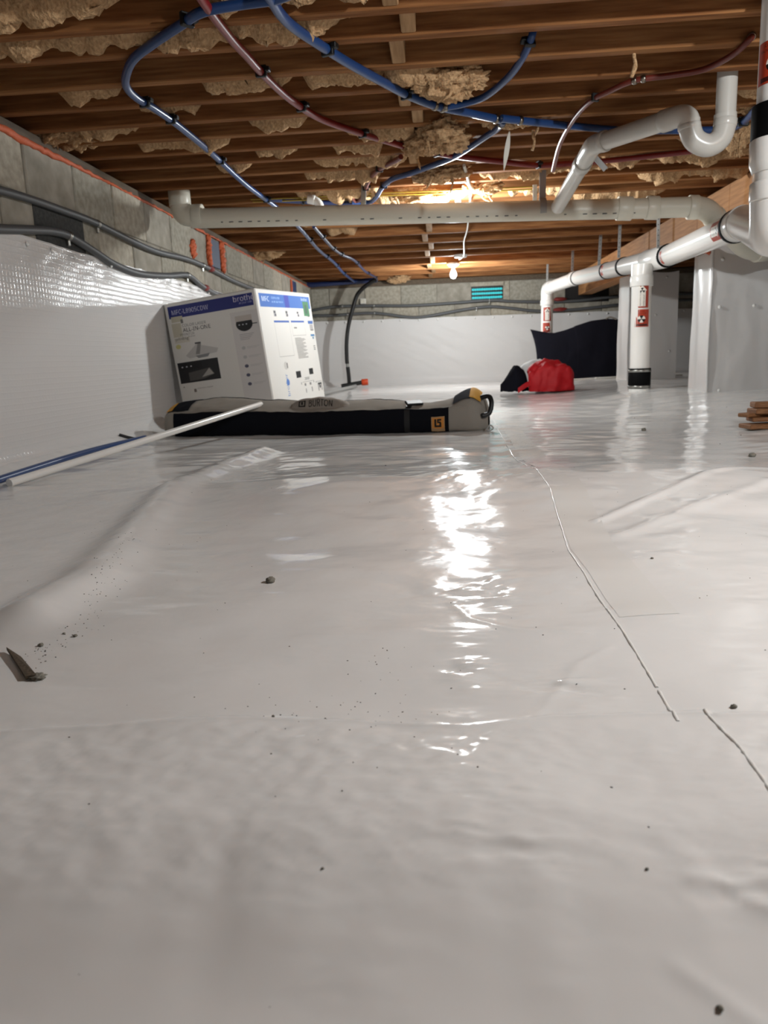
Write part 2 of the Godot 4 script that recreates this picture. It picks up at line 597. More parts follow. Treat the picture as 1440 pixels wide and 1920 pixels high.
func materials() -> void:
	var wr := noise_image(512, 0.012, 3, 4)
	var fine := noise_image(512, 0.05, 9, 4)
	M.sheet = plain(Color(0.86, 0.855, 0.845), 0.125)
	M.sheet.metallic_specular = 0.28
	M.sheet.heightmap_enabled = true
	M.sheet.heightmap_texture = ImageTexture.create_from_image(wr)
	M.sheet.heightmap_scale = 0.04
	M.sheet_clear = plain(Color(0.88, 0.875, 0.86), 0.2)
	M.liner = plain(Color(0.82, 0.81, 0.80), 0.17)
	M.liner.metallic_specular = 0.2
	# woven scrim pressed into the wall sheet
	var scrim := Image.create(256, 256, false, Image.FORMAT_L8)
	for yy in 256:
		for xx in 256:
			var a := pow(0.5 + 0.5 * sin(TAU * yy / 32.0), 6.0)
			var b := pow(0.5 + 0.5 * sin(TAU * xx / 32.0), 6.0)
			var g := 0.16 * n3.get_noise_2d(cos(TAU * xx / 256.0) * 3.0 + yy * 0.05, sin(TAU * xx / 256.0) * 3.0)
			scrim.set_pixel(xx, yy, Color.from_hsv(0, 0, clampf(0.25 + 0.5 * maxf(a, b * 0.7) + g, 0.0, 1.0)))
	M.liner.heightmap_enabled = true
	M.liner.heightmap_texture = ImageTexture.create_from_image(scrim)
	M.liner.heightmap_scale = 0.10
	M.liner.uv1_scale = Vector3(58, 5, 1)
	M.wrap = plain(Color(0.82, 0.81, 0.80), 0.28)
	var grain := noise_image(512, 0.02, 17, 5)
	M.wood = grained(Color(0.43, 0.265, 0.155), Color(0.62, 0.435, 0.275), grain, Vector3(0.35, 5.0, 5.0), 0.75, 0.05)
	M.wood_b = grained(Color(0.46, 0.295, 0.175), Color(0.65, 0.47, 0.305), grain, Vector3(0.3, 6.0, 4.5), 0.75, 0.05)
	M.block_wood = grained(Color(0.56, 0.43, 0.30), Color(0.74, 0.60, 0.45), grain, Vector3(5.0, 5.0, 0.4), 0.75)
	M.beam = grained(Color(0.56, 0.38, 0.22), Color(0.72, 0.52, 0.33), grain, Vector3(4.0, 4.0, 0.3), 0.7)
	M.sub = grained(Color(0.45, 0.30, 0.17), Color(0.6, 0.43, 0.26), fine, Vector3(2, 2, 2), 0.8)
	M.concrete = grained(Color(0.53, 0.51, 0.46), Color(0.67, 0.65, 0.60), noise_image(512, 0.03, 41, 6), Vector3(1.7, 1.7, 1.7), 0.9, 0.12, fine)
	M.block = [M.concrete, grained(Color(0.56, 0.53, 0.47), Color(0.70, 0.67, 0.61), noise_image(512, 0.02, 44, 6), Vector3(2.3, 2.3, 2.3), 0.92, 0.12, fine), grained(Color(0.50, 0.48, 0.43), Color(0.65, 0.62, 0.57), noise_image(512, 0.012, 47, 6), Vector3(1.3, 1.3, 1.3), 0.9, 0.12, fine)]
	M.block_dark = grained(Color(0.16, 0.16, 0.155), Color(0.27, 0.27, 0.26), fine, Vector3(2, 2, 2), 0.92)
	M.sill = grained(Color(0.30, 0.25, 0.20), Color(0.42, 0.36, 0.29), grain, Vector3(4, 4, 0.4), 0.85)
	M.foam = grained(Color(0.62, 0.25, 0.12), Color(0.86, 0.45, 0.27), fine, Vector3(9, 9, 9), 0.7)
	M.pvc = plain(Color(0.78, 0.76, 0.70), 0.38)
	M.pvc_w = plain(Color(0.90, 0.89, 0.87), 0.22)
	M.pvc_t = plain(Color(0.78, 0.765, 0.735), 0.25)
	M.blue = plain(Color(0.12, 0.24, 0.43), 0.3)
	M.blue_d = plain(Color(0.10, 0.15, 0.30), 0.35)
	M.red = plain(Color(0.46, 0.10, 0.09), 0.32)
	M.rust = plain(Color(0.40, 0.15, 0.11), 0.35)
	M.black = plain(Color(0.03, 0.03, 0.035), 0.5)
	M.rubber = plain(Color(0.035, 0.035, 0.04), 0.6)
	M.hose = plain(Color(0.03, 0.03, 0.032), 0.45)
	M.steel = plain(Color(0.62, 0.62, 0.60), 0.35, 1.0)
	M.galv = plain(Color(0.60, 0.60, 0.59), 0.5, 0.1)
	M.brass = plain(Color(0.55, 0.52, 0.48), 0.3, 1.0)
	M.conduit = plain(Color(0.31, 0.315, 0.32), 0.5)
	M.grey = plain(Color(0.30, 0.30, 0.30), 0.6)
	M.yellow = plain(Color(0.62, 0.52, 0.16), 0.5)
	M.cable = plain(Color(0.85, 0.83, 0.78), 0.5)
	M.red_tape = plain(Color(0.48, 0.14, 0.12), 0.6)
	M.wool = grained(Color(0.55, 0.42, 0.30), Color(0.88, 0.74, 0.57), noise_image(512, 0.035, 61, 6), Vector3(5, 5, 5), 1.0, 0.5)
	M.carton = plain(Color(0.84, 0.83, 0.81), 0.6)
	M.canvas = grained(Color(0.47, 0.45, 0.42), Color(0.60, 0.575, 0.54), noise_image(256, 0.15, 71, 3), Vector3(14, 14, 14), 0.9)
	M.canvas_black = grained(Color(0.04, 0.042, 0.06), Color(0.09, 0.095, 0.12), noise_image(256, 0.15, 72, 3), Vector3(14, 14, 14), 0.85)
	M.cloth_black = plain(Color(0.09, 0.09, 0.12), 0.95)
	M.cloth_red = plain(Color(0.74, 0.03, 0.09), 0.65)
	M.cloth_white = plain(Color(0.85, 0.86, 0.86), 0.7)
	M.cloth_yellow = plain(Color(0.72, 0.52, 0.10), 0.8)
	for k in ["canvas", "canvas_black", "cloth_black", "wood", "wood_b", "block_wood", "wool", "concrete", "rubber"]:
		M[k].metallic_specular = 0.2
	M.stone = grained(Color(0.36, 0.35, 0.32), Color(0.60, 0.58, 0.53), fine, Vector3(22, 22, 22), 0.95)
	M.grit = plain(Color(0.26, 0.235, 0.21), 0.9)
	M.chip = grained(Color(0.20, 0.17, 0.13), Color(0.40, 0.34, 0.27), grain, Vector3(20, 20, 20), 0.9)
	M.scrap = grained(Color(0.42, 0.27, 0.16), Color(0.62, 0.44, 0.28), grain, Vector3(3, 16, 16), 0.7)
	M.paint = plain(Color(0.80, 0.79, 0.76), 0.6)

# ---------------------------------------------------------------- walls
func lined(lo_y: Callable, hi_y: Callable, pos: Callable, n: int, called: String, label: String) -> MeshInstance3D:
	var st := begin()
	surface(st, n, 44, func(u, w): return pos.call(u, lerpf(lo_y.call(u), hi_y.call(u), w)))
	var mi := part(called, st, M.liner)
	tag(mi, label, "plastic sheet")
	return mi

func button(parent: Node, p: Vector3, out: Vector3, r := 0.009) -> void:
	var b := Basis(Quaternion(Vector3.UP, out))
	var st := begin()
	lathe(st, Transform3D(b, p), [Vector2(0.0, r * 0.5), Vector2(r * 0.45, r * 0.45), Vector2(r * 0.8, r * 0.2), Vector2(r, 0.0)], 12)
	part("fastener", st, M.sheet_clear, parent)

func walls() -> void:
	# left wall of concrete blocks, joints recessed
	var wl := part("wall_left", boxed(Vector3(WX - 0.25, -0.3, BZ - 0.25), Vector3(WX - 0.008, 1.118, 2.7)), M.block[2])
	structure(wl)
	wl.set_meta("label", "grey concrete block wall above the white liner on the left")
	var k := 0
	for row in 2:
		var y0 := 0.752 + row * 0.186
		var y1 := y0 + 0.180 if row == 0 else 1.120
		var z := 0.4 if row == 0 else 0.58
		while z > BZ:
			var e := maxf(z - 0.355, BZ)
			var gap := (row == 1 and z < -4.45 and z > -5.0)
			if not gap:
				var dark := false
				part("concrete_block", boxed(Vector3(WX - 0.06, y0, e + 0.006), Vector3(WX + rng.randf() * 0.003, y1, z), 0.004), M.block_dark if dark else M.block[(k * 7 + row) % 3], wl)
			k += 1
			z -= 0.361
	part("patch", boxed(Vector3(WX - 0.02, 0.78, -3.06), Vector3(WX + 0.005, 0.930, -2.68), 0.002), M.block_dark, wl, "dark grey mortar patch behind the two conduits")
	# back wall
	var wb := part("wall_back", boxed(Vector3(WX - 0.25, -0.3, BZ - 0.25), Vector3(3.75, 1.16, BZ - 0.008)), M.block[2])
	structure(wb)
	wb.set_meta("label", "far wall of pale grey concrete blocks")
	for row in 2:
		var y0 := 0.70 + row * 0.196
		var y1 := y0 + 0.19 if row == 0 else 1.105
		var x := WX + (0.0 if row == 0 else -0.19)
		while x < 3.5:
			part("concrete_block", boxed(Vector3(maxf(x, WX), y0, BZ - 0.05), Vector3(x + 0.384, y1, BZ + rng.randf() * 0.003), 0.004), M.block[(k * 5 + row) % 3], wb)
			k += 1
			x += 0.39
	var wr := part("wall_right", boxed(Vector3(3.5, -0.3, BZ - 0.25), Vector3(3.7, 1.5, 2.7)), M.wrap)
	structure(wr)
	var wf := part("wall_front", boxed(Vector3(WX - 0.25, -0.3, 2.55), Vector3(3.7, 1.5, 2.75)), M.wrap)
	structure(wf)
	# wooden sill on the left and the back wall
	var s1 := part("trim_1", boxed(Vector3(WX - 0.16, 1.124, BZ - 0.2), Vector3(WX - 0.004, JY - 0.001, 2.6)), M.sill)
	structure(s1)
	var s2 := part("trim_2", boxed(Vector3(WX - 0.16, 1.108, BZ - 0.2), Vector3(3.6, JY - 0.001, BZ - 0.004)), M.sill)
	structure(s2)
	var s3 := part("trim_3", boxed(Vector3(WX - 0.22, JY, BZ - 0.24), Vector3(WX - 0.17, 1.42, 2.7)), M.sub)
	structure(s3)
	var s4 := part("trim_4", boxed(Vector3(WX - 0.22, JY, BZ - 0.24), Vector3(3.7, 1.42, BZ - 0.18)), M.sub)
	structure(s4)
	# orange sealing foam along the top of the left wall
	var pts := PackedVector3Array()
	var r := PackedFloat32Array()
	var z := 0.3
	while z > BZ + 0.02:
		var big := 0.0045 + 0.004 * absf(n3.get_noise_1d(z * 9.0)) + 0.007 * exp(-pow((z + 2.75) / 0.35, 2.0))
		pts.append(Vector3(WX + 0.002, 1.121 - 0.008 * exp(-pow((z + 2.75) / 0.3, 2.0)) + 0.004 * n3.get_noise_1d(z * 14.0), z))
		r.append(big)
		z -= 0.022
	var fb := part("foam_bead", tubed(pts, r, 10, true, 0.008), M.foam)
	tag(fb, "orange expanding foam bead sealing the sill along the left block wall", "sealant")
	# sealed vent on the left wall: board with foam round it
	var vp := thing("sealed_vent", "grey blue board sealed into the left wall with lumpy orange foam", "vent", Vector3(WX, 0.94, -4.87))
	part("cover_board", boxed(Vector3(-0.005, 0.0, -0.13), Vector3(0.006, 0.165, 0.09)), plain(Color(0.20, 0.24, 0.33), 0.6), vp)
	for q in [[0.095, 0.02, 0.155, 0.020], [-0.2, 0.01, 0.155, 0.034], [0.42, 0.03, 0.085, 0.036]]:
		var st := begin()
		for i in 6:
			blob(st, Vector3(0.002, lerpf(q[1], q[2], i / 5.0), q[0] + 0.012 * n3.get_noise_1d(i * 3.0 + q[0] * 50.0)), Vector3(0.018, 0.026, q[3] * (1.0 + 0.4 * n3.get_noise_1d(i * 7.0))), 0.7, 2.2, i + q[0] * 9.0, 14, 10)
		part("foam_bead", st, M.foam, vp)
	var z2 := thing("sealed_vent", "small blue grey board in the left wall beyond the carton", "vent", Vector3(WX, 0.96, -7.55))
	part("cover_board", boxed(Vector3(-0.005, 0.0, -0.13), Vector3(0.008, 0.14, 0.13)), plain(Color(0.16, 0.22, 0.36), 0.6), z2)
	part("foam_bead", tubed(curve([Vector3(0.006, 0.0, 0.14), Vector3(0.01, 0.07, 0.15), Vector3(0.006, 0.14, 0.14)]), 0.012, 8, true, 0.006), M.foam, z2)
	# white liners on the walls
	var ll := lined(func(_u): return 0.03, func(u): return 0.795 + 0.006 * n2.get_noise_1d(u * 900.0) - 0.01 * smoothstep(0.5, 1.0, u), func(u, y):
		var zz: float = lerpf(0.6, BZ, u)
		var near_top := smoothstep(0.66, 0.79, y) * exp(-pow((zz + 3.3) / 0.75, 2.0))
		var xx: float = WX + 0.014 + 0.006 * n1.get_noise_2d(zz * 60.0, y * 60.0) + 0.004 * n2.get_noise_2d(zz * 70.0, y * 40.0)
		xx += near_top * (0.0060 * n4.get_noise_2d(zz * 70.0 + y * 20.0, y * 300.0) + 0.0012 * n3.get_noise_2d(zz * 20.0, y * 46.0))
		xx += 0.05 * pow(smoothstep(0.14, 0.03, y), 2.0)
		return Vector3(xx, y, zz), 420, "wall_liner", "white plastic liner with a shiny puckered top edge on the left wall")
	z = -0.2
	while z > BZ:
		button(ll, Vector3(WX + 0.022, 0.772 + 0.006 * n3.get_noise_1d(z * 20.0), z), Vector3.RIGHT)
		z -= 0.17 + 0.04 * n3.get_noise_1d(z * 11.0)
	var lb := lined(func(_u): return 0.03, func(u): return lerpf(0.765, 0.735, u) + 0.004 * n2.get_noise_1d(u * 700.0), func(u, y):
		var xx: float = lerpf(WX + 0.01, 3.48, u)
		var zz: float = BZ + 0.016 + 0.007 * n1.get_noise_2d(xx * 70.0, y * 60.0)
		var band := exp(-pow((xx - 0.1) / 0.75, 2.0)) * smoothstep(0.05, 0.3, y) * smoothstep(0.76, 0.5, y)
		zz += 0.008 * band * n4.get_noise_2d((xx * 0.5 + y) * 170.0, (y - xx * 0.35) * 30.0) + 0.003 * n2.get_noise_2d(xx * 70.0 + y * 60.0, y * 100.0)
		zz += 0.05 * pow(smoothstep(0.16, 0.03, y), 2.0)
		return Vector3(xx, y, zz), 300, "wall_liner", "white plastic liner across the far wall below the long teal vent")
	var x := -1.2
	while x < 3.4:
		button(lb, Vector3(x, lerpf(0.745, 0.715, (x + 1.37) / 4.8), BZ + 0.028), Vector3.BACK, 0.011)
		x += 0.2
	# beam and piers
	var bm := thing("support_beam", "pale brown timber girder running back over the white piers", "beam", Vector3(1.5, 0.925, 0))
	part("ply", boxed(Vector3(0.0, 0.0, BZ - 0.06), Vector3(0.044, 0.234, -4.28)), M.beam, bm)
	part("ply", boxed(Vector3(0.001, 0.0, -4.277), Vector3(0.044, 0.234, 1.5)), M.beam, bm)
	part("ply", boxed(Vector3(0.0455, 0.001, BZ - 0.06), Vector3(0.0895, 0.234, 1.5)), M.beam, bm)
	part("ply", boxed(Vector3(0.091, 0.0, BZ - 0.06), Vector3(0.135, 0.234, 1.5)), M.beam, bm)
	var pk := thing("beam_pocket", "dark square pocket in the far wall where the girder ends", "recess", Vector3(1.42, 0.87, BZ))
	part("frame", boxed(Vector3(-0.06, -0.02, 0.0), Vector3(0.4, 0.2, 0.006)), M.black, pk)
	pier("pier", "nearer white wrapped pier at the right with orange foam at its top", Vector3(1.475, 0.06, -4.42), Vector3(0.42, 0.80, 0.30), true)
	pier("pier", "farther white wrapped pier behind the upright pipe with rubber coupling", Vector3(1.535, 0.05, -6.5), Vector3(0.385, 0.90, 0.38), false)

func pier(called: String, label: String, p: Vector3, s: Vector3, near: bool) -> void:
	var t := thing(called, label, "pier", p)
	# block core
	part("core", boxed(Vector3(0.012, 0.0, -s.z), Vector3(s.x, s.y + (0.06 if near else -0.01), -0.012)), M.block[0], t)
	# wrapped sheet: left side, then the front
	var st := begin()
	surface(st, 60, 40, func(u, w):
		var total := s.z + s.x
		var d: float = u * total
		var y: float = w * s.y * (1.0 - 0.02 * sin(u * 9.0) * float(w > 0.9))
		var bow := 0.006 * n2.get_noise_2d(d * 120.0 + p.z * 9.0, y * 50.0) + 0.004 * n1.get_noise_2d(d * 120.0, y * 90.0)
		if d < s.z:
			var fold := 0.014 * sin(d / s.z * 7.0 + 2.0 * y) * (0.4 + y)
			return Vector3(-0.004 + bow + fold * 0.6, y, -s.z + d)
		return Vector3(d - s.z, y, 0.0 + bow))
	part("wrap", st, M.wrap, t)
	part("corner_fold", tubed(curve([Vector3(0.004, 0.0, -0.004), Vector3(-0.002, s.y * 0.4, 0.002), Vector3(0.006, s.y * 0.75, -0.002), Vector3(0.002, s.y - 0.005, 0.0)]), 0.008, 8, true, 0.004), M.wrap, t)
	for q in [[0.13, 0.93], [0.75, 0.94], [0.12, 0.62], [0.55, 0.62], [0.16, 0.06], [0.85, 0.3]]:
		button(t, Vector3(q[0] * s.x, q[1] * s.y, 0.006), Vector3.BACK, 0.010)
	var fo := begin()
	for i in (5 if near else 3):
		blob(fo, Vector3(0.0 + 0.01 * i, s.y + 0.006 + 0.012 * (i % 2), -0.05 - 0.03 * i), Vector3(0.028, 0.028, 0.026), 0.7, 2.0, i * 3.1 + p.z, 14, 10)
	part("foam_bead", fo, M.foam, t)

# ---------------------------------------------------------------- ceiling
func ceiling() -> void:
	var c := part("ceiling", boxed(Vector3(WX - 0.2, 1.396, BZ - 0.2), Vector3(3.7, 1.43, 2.7)), M.sub)
	structure(c)
	c.set_meta("label", "low timber ceiling of brown joists and blocking with subfloor boards")
	# far edges of the joists: close together over the front half, wide apart behind the drain pipe
	var far := []
	var z := 1.9
	while z > -1.9:
		far.append(z)
		z -= 0.192
	far.append_array([-2.036, -2.195, -2.40, -2.59, -2.78, -2.97, -3.16, -3.345, -3.56, -3.755, -3.94, -4.15])
	far.append_array([-4.36, -4.66, -5.045, -5.478, -5.912, -6.327, -6.733, -7.238, -7.683, -8.08, -8.523])
	var i := 0
	for f in far:
		var th := 0.038
		var j := boxed(Vector3(WX - 0.10, JY, f), Vector3(3.4, JY + 0.235, f + th), 0.003)
		part("joist", j, M.wood if i % 3 != 1 else M.wood_b, c)
		i += 1
	# a staggered row of blocking between the joists
	for k in far.size() - 1:
		var a: float = far[k + 1] + 0.0385
		var b: float = far[k] - 0.0005
		var x: float = lerpf(-0.075, -0.045, clampf((-far[k] - 2.0) / 6.0, 0.0, 1.0)) + (0.018 if k % 2 == 0 else -0.018)
		if absf(a + 4.3) < 0.35:
			continue
		part("blocking", boxed(Vector3(x - 0.019, JY + 0.004, a), Vector3(x + 0.019, JY + 0.22, b)), M.block_wood, c)

# ---------------------------------------------------------------- lamps
func bulb(label: String, p: Vector3, energy: float) -> void:
	var t := thing("bare_bulb", label, "light bulb", p, "")
	var st := begin()
	lathe(st, at(Vector3.ZERO), [Vector2(0.0, 0.0), Vector2(0.052, 0.0), Vector2(0.055, -0.006), Vector2(0.055, -0.014), Vector2(0.040, -0.022), Vector2(0.026, -0.034), Vector2(0.020, -0.036), Vector2(0.0, -0.036)], 28)
	part("lampholder", st, M.pvc_w, t)
	if p.y > JY:
		part("stem", rod(Vector3.ZERO, Vector3(0, 1.396 - p.y, 0), 0.03, 14), M.pvc_w, t)
	var g := StandardMaterial3D.new()
	g.albedo_color = Color(0.95, 0.95, 0.95)
	g.emission_enabled = true
	g.emission = Color(0.97, 0.99, 1.0)
	g.emission_energy_multiplier = 6.0
	var sb := begin()
	lathe(sb, at(Vector3(0, -0.036, 0)), [Vector2(0.013, 0.0), Vector2(0.014, -0.018), Vector2(0.022, -0.034), Vector2(0.029, -0.050), Vector2(0.031, -0.066), Vector2(0.028, -0.082), Vector2(0.019, -0.094), Vector2(0.009, -0.099), Vector2(0.0, -0.100)], 28)
	part("glass_globe", sb, g, t)
	var l := OmniLight3D.new()
	l.name = "lamp_light"
	l.position = Vector3(0, -0.098, 0)
	l.light_color = Color(0.965, 0.99, 1.0)
	l.light_energy = energy
	l.light_size = 0.03
	l.omni_range = 14.0
	l.omni_attenuation = 2.0
	l.shadow_enabled = true
	t.add_child(l)

func lamps() -> void:
	bulb("lit bare bulb hanging under the joists near the far wall", Vector3(0.15, JY, -7.22), 1.4)
	bulb("lit bare bulb half hidden behind the long white drain pipe", Vector3(0.115, JY, -4.10), 1.15)
	bulb("lit bare bulb over the front of the ground liner beyond the picture", Vector3(1.15, JY + 0.055, -0.865), 1.9)
	var bx := thing("ceiling_box", "white round cover plate and cable beside the far bulb", "junction box", Vector3(0.18, JY, -6.66))
	var st := begin()
	lathe(st, at(Vector3(0.02, 0, 0)), [Vector2(0.0, 0.0), Vector2(0.055, 0.0), Vector2(0.056, -0.012), Vector2(0.05, -0.02), Vector2(0.0, -0.022)], 24)
	part("cover_plate", st, M.pvc_w, bx)
	var w := part("lamp_cable", tubed(curve([Vector3(0.143, 1.150, -3.849), Vector3(0.176, 1.150, -4.048), Vector3(0.193, 1.150, -4.696), Vector3(0.205, 1.150, -5.277), Vector3(0.202, 1.150, -5.830), Vector3(0.225, 1.145, -6.553), Vector3(0.194, 1.145, -6.826)]), 0.0055, 8), M.cable)
	tag(w, "white cable stapled across the joists between the bulbs", "cable")
	var w2 := part("lamp_cable", tubed(curve([Vector3(0.128, 1.152, -3.544), Vector3(0.147, 1.140, -3.693), Vector3(0.168, 1.130, -3.873), Vector3(0.207, 1.150, -4.094)]), 0.007, 8), M.cable)
	tag(w2, "short white cable drooping above the drain pipe towards the nearer bulb", "cable")

# ---------------------------------------------------------------- drains
func strap(label: String, top: Vector3, bottom: Vector3, w := 0.022, wrap := 0.0, holes := true, group := "") -> void:
	var t := thing("pipe_strap", label, "pipe hanger", top, group)
	var st := begin(false)
	var d := bottom - top
	var b := Basis(Quaternion(Vector3.DOWN, d.normalized()))
	box(st, Transform3D(b, d * 0.5), Vector3(w, d.length(), 0.0025), 0.0008)
	part("band", st, M.galv, t)
	if holes:
		var n := int(d.length() / 0.028)
		for i in n:
			var hs := begin()
			lathe(hs, Transform3D(Basis(Vector3.RIGHT, PI / 2.0), d * ((i + 0.5) / n) + Vector3(0, 0, 0.0013)), [Vector2(0.0, 0.0004), Vector2(0.0028, 0.0004), Vector2(0.003, 0.0)], 8)
			part("hole", hs, M.black, t)
	if wrap > 0.0:
		var ring := PackedVector3Array()
		for k in 25:
			var a := TAU * k / 24.0
			ring.append(Vector3(d.x, d.y - wrap + 0.004, 0) + Vector3(0, cos(a) * wrap, sin(a) * wrap - 0.0))
		var rs := begin()
		surface(rs, 24, 1, func(u, v): return Vector3(d.x + (v - 0.5) * w, d.y + cos(u * TAU) * wrap, d.z + sin(u * TAU) * wrap))
		part("loop", rs, M.galv, t)

func drains() -> void:
	var t := thing("drain_pipe", "long off white plastic drain pipe slung under the joists across the room", "pipe")
	var a := Vector3(-1.158, 1.040, -3.800)
	var b := Vector3(1.013, 0.980, -3.800)
	var r := 0.0445
	part("pipe_run", rod(a, b, r, 32), M.pvc, t)
	# left end: tee with the riser
	var e := Vector3(-1.201, 1.054, -3.800)
	part("riser", rod(e + Vector3(-0.008, 0.06, 0), e + Vector3(-0.012, 0.33, 0), r, 28), M.pvc, t)
	part("coupling", collar(e + Vector3(-0.009, 0.045, 0), e + Vector3(-0.010, 0.115, 0), 0.051), M.pvc, t)
	part("elbow", tubed(bend([e + Vector3(-0.009, 0.08, 0), e + Vector3(-0.004, 0.0, 0), e + Vector3(0.09, -0.003, 0)], 0.075), 0.0495, 28), M.pvc, t)
	part("coupling", collar(e + Vector3(0.05, -0.003, 0), e + Vector3(0.098, -0.004, 0), 0.053), M.pvc, t)
	# right end: coupling, then the pipe turns down and away
	part("coupling", collar(Vector3(0.833, 0.987, -3.800), Vector3(0.900, 0.983, -3.800), 0.0525), M.pvc, t)
	part("coupling", collar(Vector3(0.963, 0.983, -3.800), Vector3(1.018, 0.980, -3.800), 0.0515), M.pvc, t)
	part("pipe_run", rod(b, Vector3(1.175, 0.977, -3.800), r, 28), M.pvc, t)
	part("coupling", collar(Vector3(1.151, 0.976, -3.800), Vector3(1.194, 0.974, -3.800), 0.053), M.pvc, t)
	part("elbow", tubed(bend([Vector3(1.175, 0.977, -3.800), Vector3(1.244, 0.969, -3.830), Vector3(1.379, 0.888, -3.950)], 0.09), 0.0485, 28), M.pvc, t)
	part("coupling", collar(Vector3(1.290, 0.941, -3.870), Vector3(1.345, 0.909, -3.920), 0.0525), M.pvc, t)
	part("pipe_run", tubed(bend([Vector3(1.334, 0.915, -3.910), Vector3(1.539, 0.797, -4.100), Vector3(1.962, 0.834, -4.260)], 0.10), r, 28), M.pvc, t)
	part("coupling", collar(Vector3(1.580, 0.802, -4.115), Vector3(1.641, 0.808, -4.140), 0.051), M.pvc, t)
	# the printed line along the pipe: a row of small dark marks
	for k in 46:
		if k > 13 and k < 17 or rng.randf() < 0.18:
			continue
		var f := 0.03 + 0.94 * k / 46.0
		var p := a.lerp(b, f)
		var len_ := 0.008 + 0.014 * rng.randf()
		var st := begin()
		surface(st, 1, 2, func(u, v):
			var an := deg_to_rad(-34.0 + (v - 0.5) * 6.5)
			return p + Vector3((u - 0.5) * len_, sin(an) * (r + 0.0004), cos(an) * (r + 0.0004)))
		part("print_mark", st, M.grey, t)
	strap("wide grey strap looped round the middle right of the long drain pipe", Vector3(0.495, 1.211, -3.790), Vector3(0.494, 1.001, -3.800), 0.030, 0.0475, false)
	strap("short grey strap above the left half of the long drain pipe", Vector3(-0.334, 1.165, -3.860), Vector3(-0.342, 1.053, -3.860), 0.024, 0.0, false)
	strap("narrow grey strap end just left of the wide one above the drain", Vector3(0.475, 1.133, -3.920), Vector3(0.475, 1.052, -3.920), 0.02, 0.0, false)
	var sb := thing("pipe_stub", "small white pipe stub rising behind the left half of the drain pipe", "pipe", Vector3(-0.559, 1.070, -3.980))
	part("stub", tubed(bend([Vector3.ZERO, Vector3(-0.01, 0.045, 0), Vector3(-0.045, 0.065, 0)], 0.03), 0.02, 20), M.pvc_w, sb)
	part("coupling", collar(Vector3(-0.03, 0.058, 0), Vector3(-0.065, 0.067, 0), 0.0235), M.pvc_w, sb)
	# the trap and its slanting pipe
	var q := thing("trap_pipe", "white trap pipe with a deep U bend and slanting arm at upper right", "pipe")
	var zt := -2.66
	part("riser", rod(Vector3(0.909, 1.233, -2.660), Vector3(0.909, 1.042, -2.660), 0.0302, 24), M.pvc_t, q)
	var u_pts := [Vector3(0.908, 1.061, -2.660), Vector3(0.908, 1.028, -2.660), Vector3(0.895, 0.990, -2.660), Vector3(0.860, 0.972, -2.660), Vector3(0.819, 0.990, -2.660), Vector3(0.801, 1.027, -2.660), Vector3(0.798, 1.050, -2.660)]
	part("u_bend", tubed(curve(u_pts, 8), 0.0335, 28), M.pvc_t, q)
	part("coupling", collar(Vector3(0.910, 1.048, -2.660), Vector3(0.908, 1.024, -2.660), 0.0350), M.pvc_t, q)
	part("coupling", collar(Vector3(0.801, 1.022, -2.660), Vector3(0.799, 1.039, -2.660), 0.0350), M.pvc_t, q)
	part("elbow", tubed(curve([Vector3(0.799, 1.033, -2.660), Vector3(0.795, 1.052, -2.660), Vector3(0.781, 1.065, -2.670), Vector3(0.761, 1.067, -2.690), Vector3(0.744, 1.065, -2.710)], 8), 0.0330, 28), M.pvc_t, q)
	var s0 := Vector3(0.754, 1.067, -2.700)
	var s1 := Vector3(0.569, 1.074, -3.000)
	var s2 := Vector3(0.553, 0.993, -3.720)
	part("arm", rod(s0, s1, 0.0302, 24), M.pvc_t, q)
	part("coupling", collar(s0, s0.lerp(s1, 0.10), 0.0345), M.pvc_t, q)
	part("elbow", tubed(bend([s1.lerp(s0, 0.16), s1, s1.lerp(s2, 0.16)], 0.07), 0.0335, 28), M.pvc_t, q)
	part("coupling", collar(s1.lerp(s0, 0.12), s1.lerp(s0, 0.19), 0.0355), M.pvc_t, q)
	part("coupling", collar(s1.lerp(s2, 0.22), s1.lerp(s2, 0.30), 0.0350), M.pvc_t, q)
	part("arm", rod(s1, s2, 0.0302, 24), M.pvc_t, q)
	# loose perforated straps that carry the radon pipe
	strap("long perforated strap from the joists to the white fan pipe near the upright", Vector3(1.231, 1.467, -4.620), Vector3(1.255, 0.903, -4.660), 0.018)
	strap("perforated strap left of the long one, holding the white fan pipe", Vector3(1.251, 1.218, -5.600), Vector3(1.246, 0.962, -5.600), 0.02)
	strap("perforated strap holding the white fan pipe, third from the upright", Vector3(1.227, 1.282, -6.100), Vector3(1.213, 0.961, -6.100), 0.022)
	strap("thin strap holding the far part of the white fan pipe", Vector3(1.173, 1.321, -7.000), Vector3(1.167, 1.024, -7.000), 0.02)
	strap("last thin strap at the far elbow of the white fan pipe", Vector3(1.053, 1.198, -7.700), Vector3(1.049, 1.003, -7.700), 0.018)
	strap("loose grey strap end sticking out beside the slanting white pipe", Vector3(0.647, 1.129, -3.400), Vector3(0.697, 1.073, -3.400), 0.022, 0.0, false)

# ---------------------------------------------------------------- radon pipe
func label_patch(called: String, im: Image, parent: Node, c: Vector3, axis: Vector3, face: Vector3, r: float, h: float, arc: float) -> void:
	# a sticker bent round a pipe: axis is its upward direction, face the way its middle looks
	axis = axis.normalized()
	face = (face - axis * face.dot(axis)).normalized()
	var right := axis.cross(face)
	var st := begin()
	surface(st, 12, 2, func(u, v):
		var a: float = (u - 0.5) * arc
		return c + axis * (v - 0.5) * h + (face * cos(a) + right * sin(a)) * (r + 0.0006))
	part(called, st, printed(im), parent)

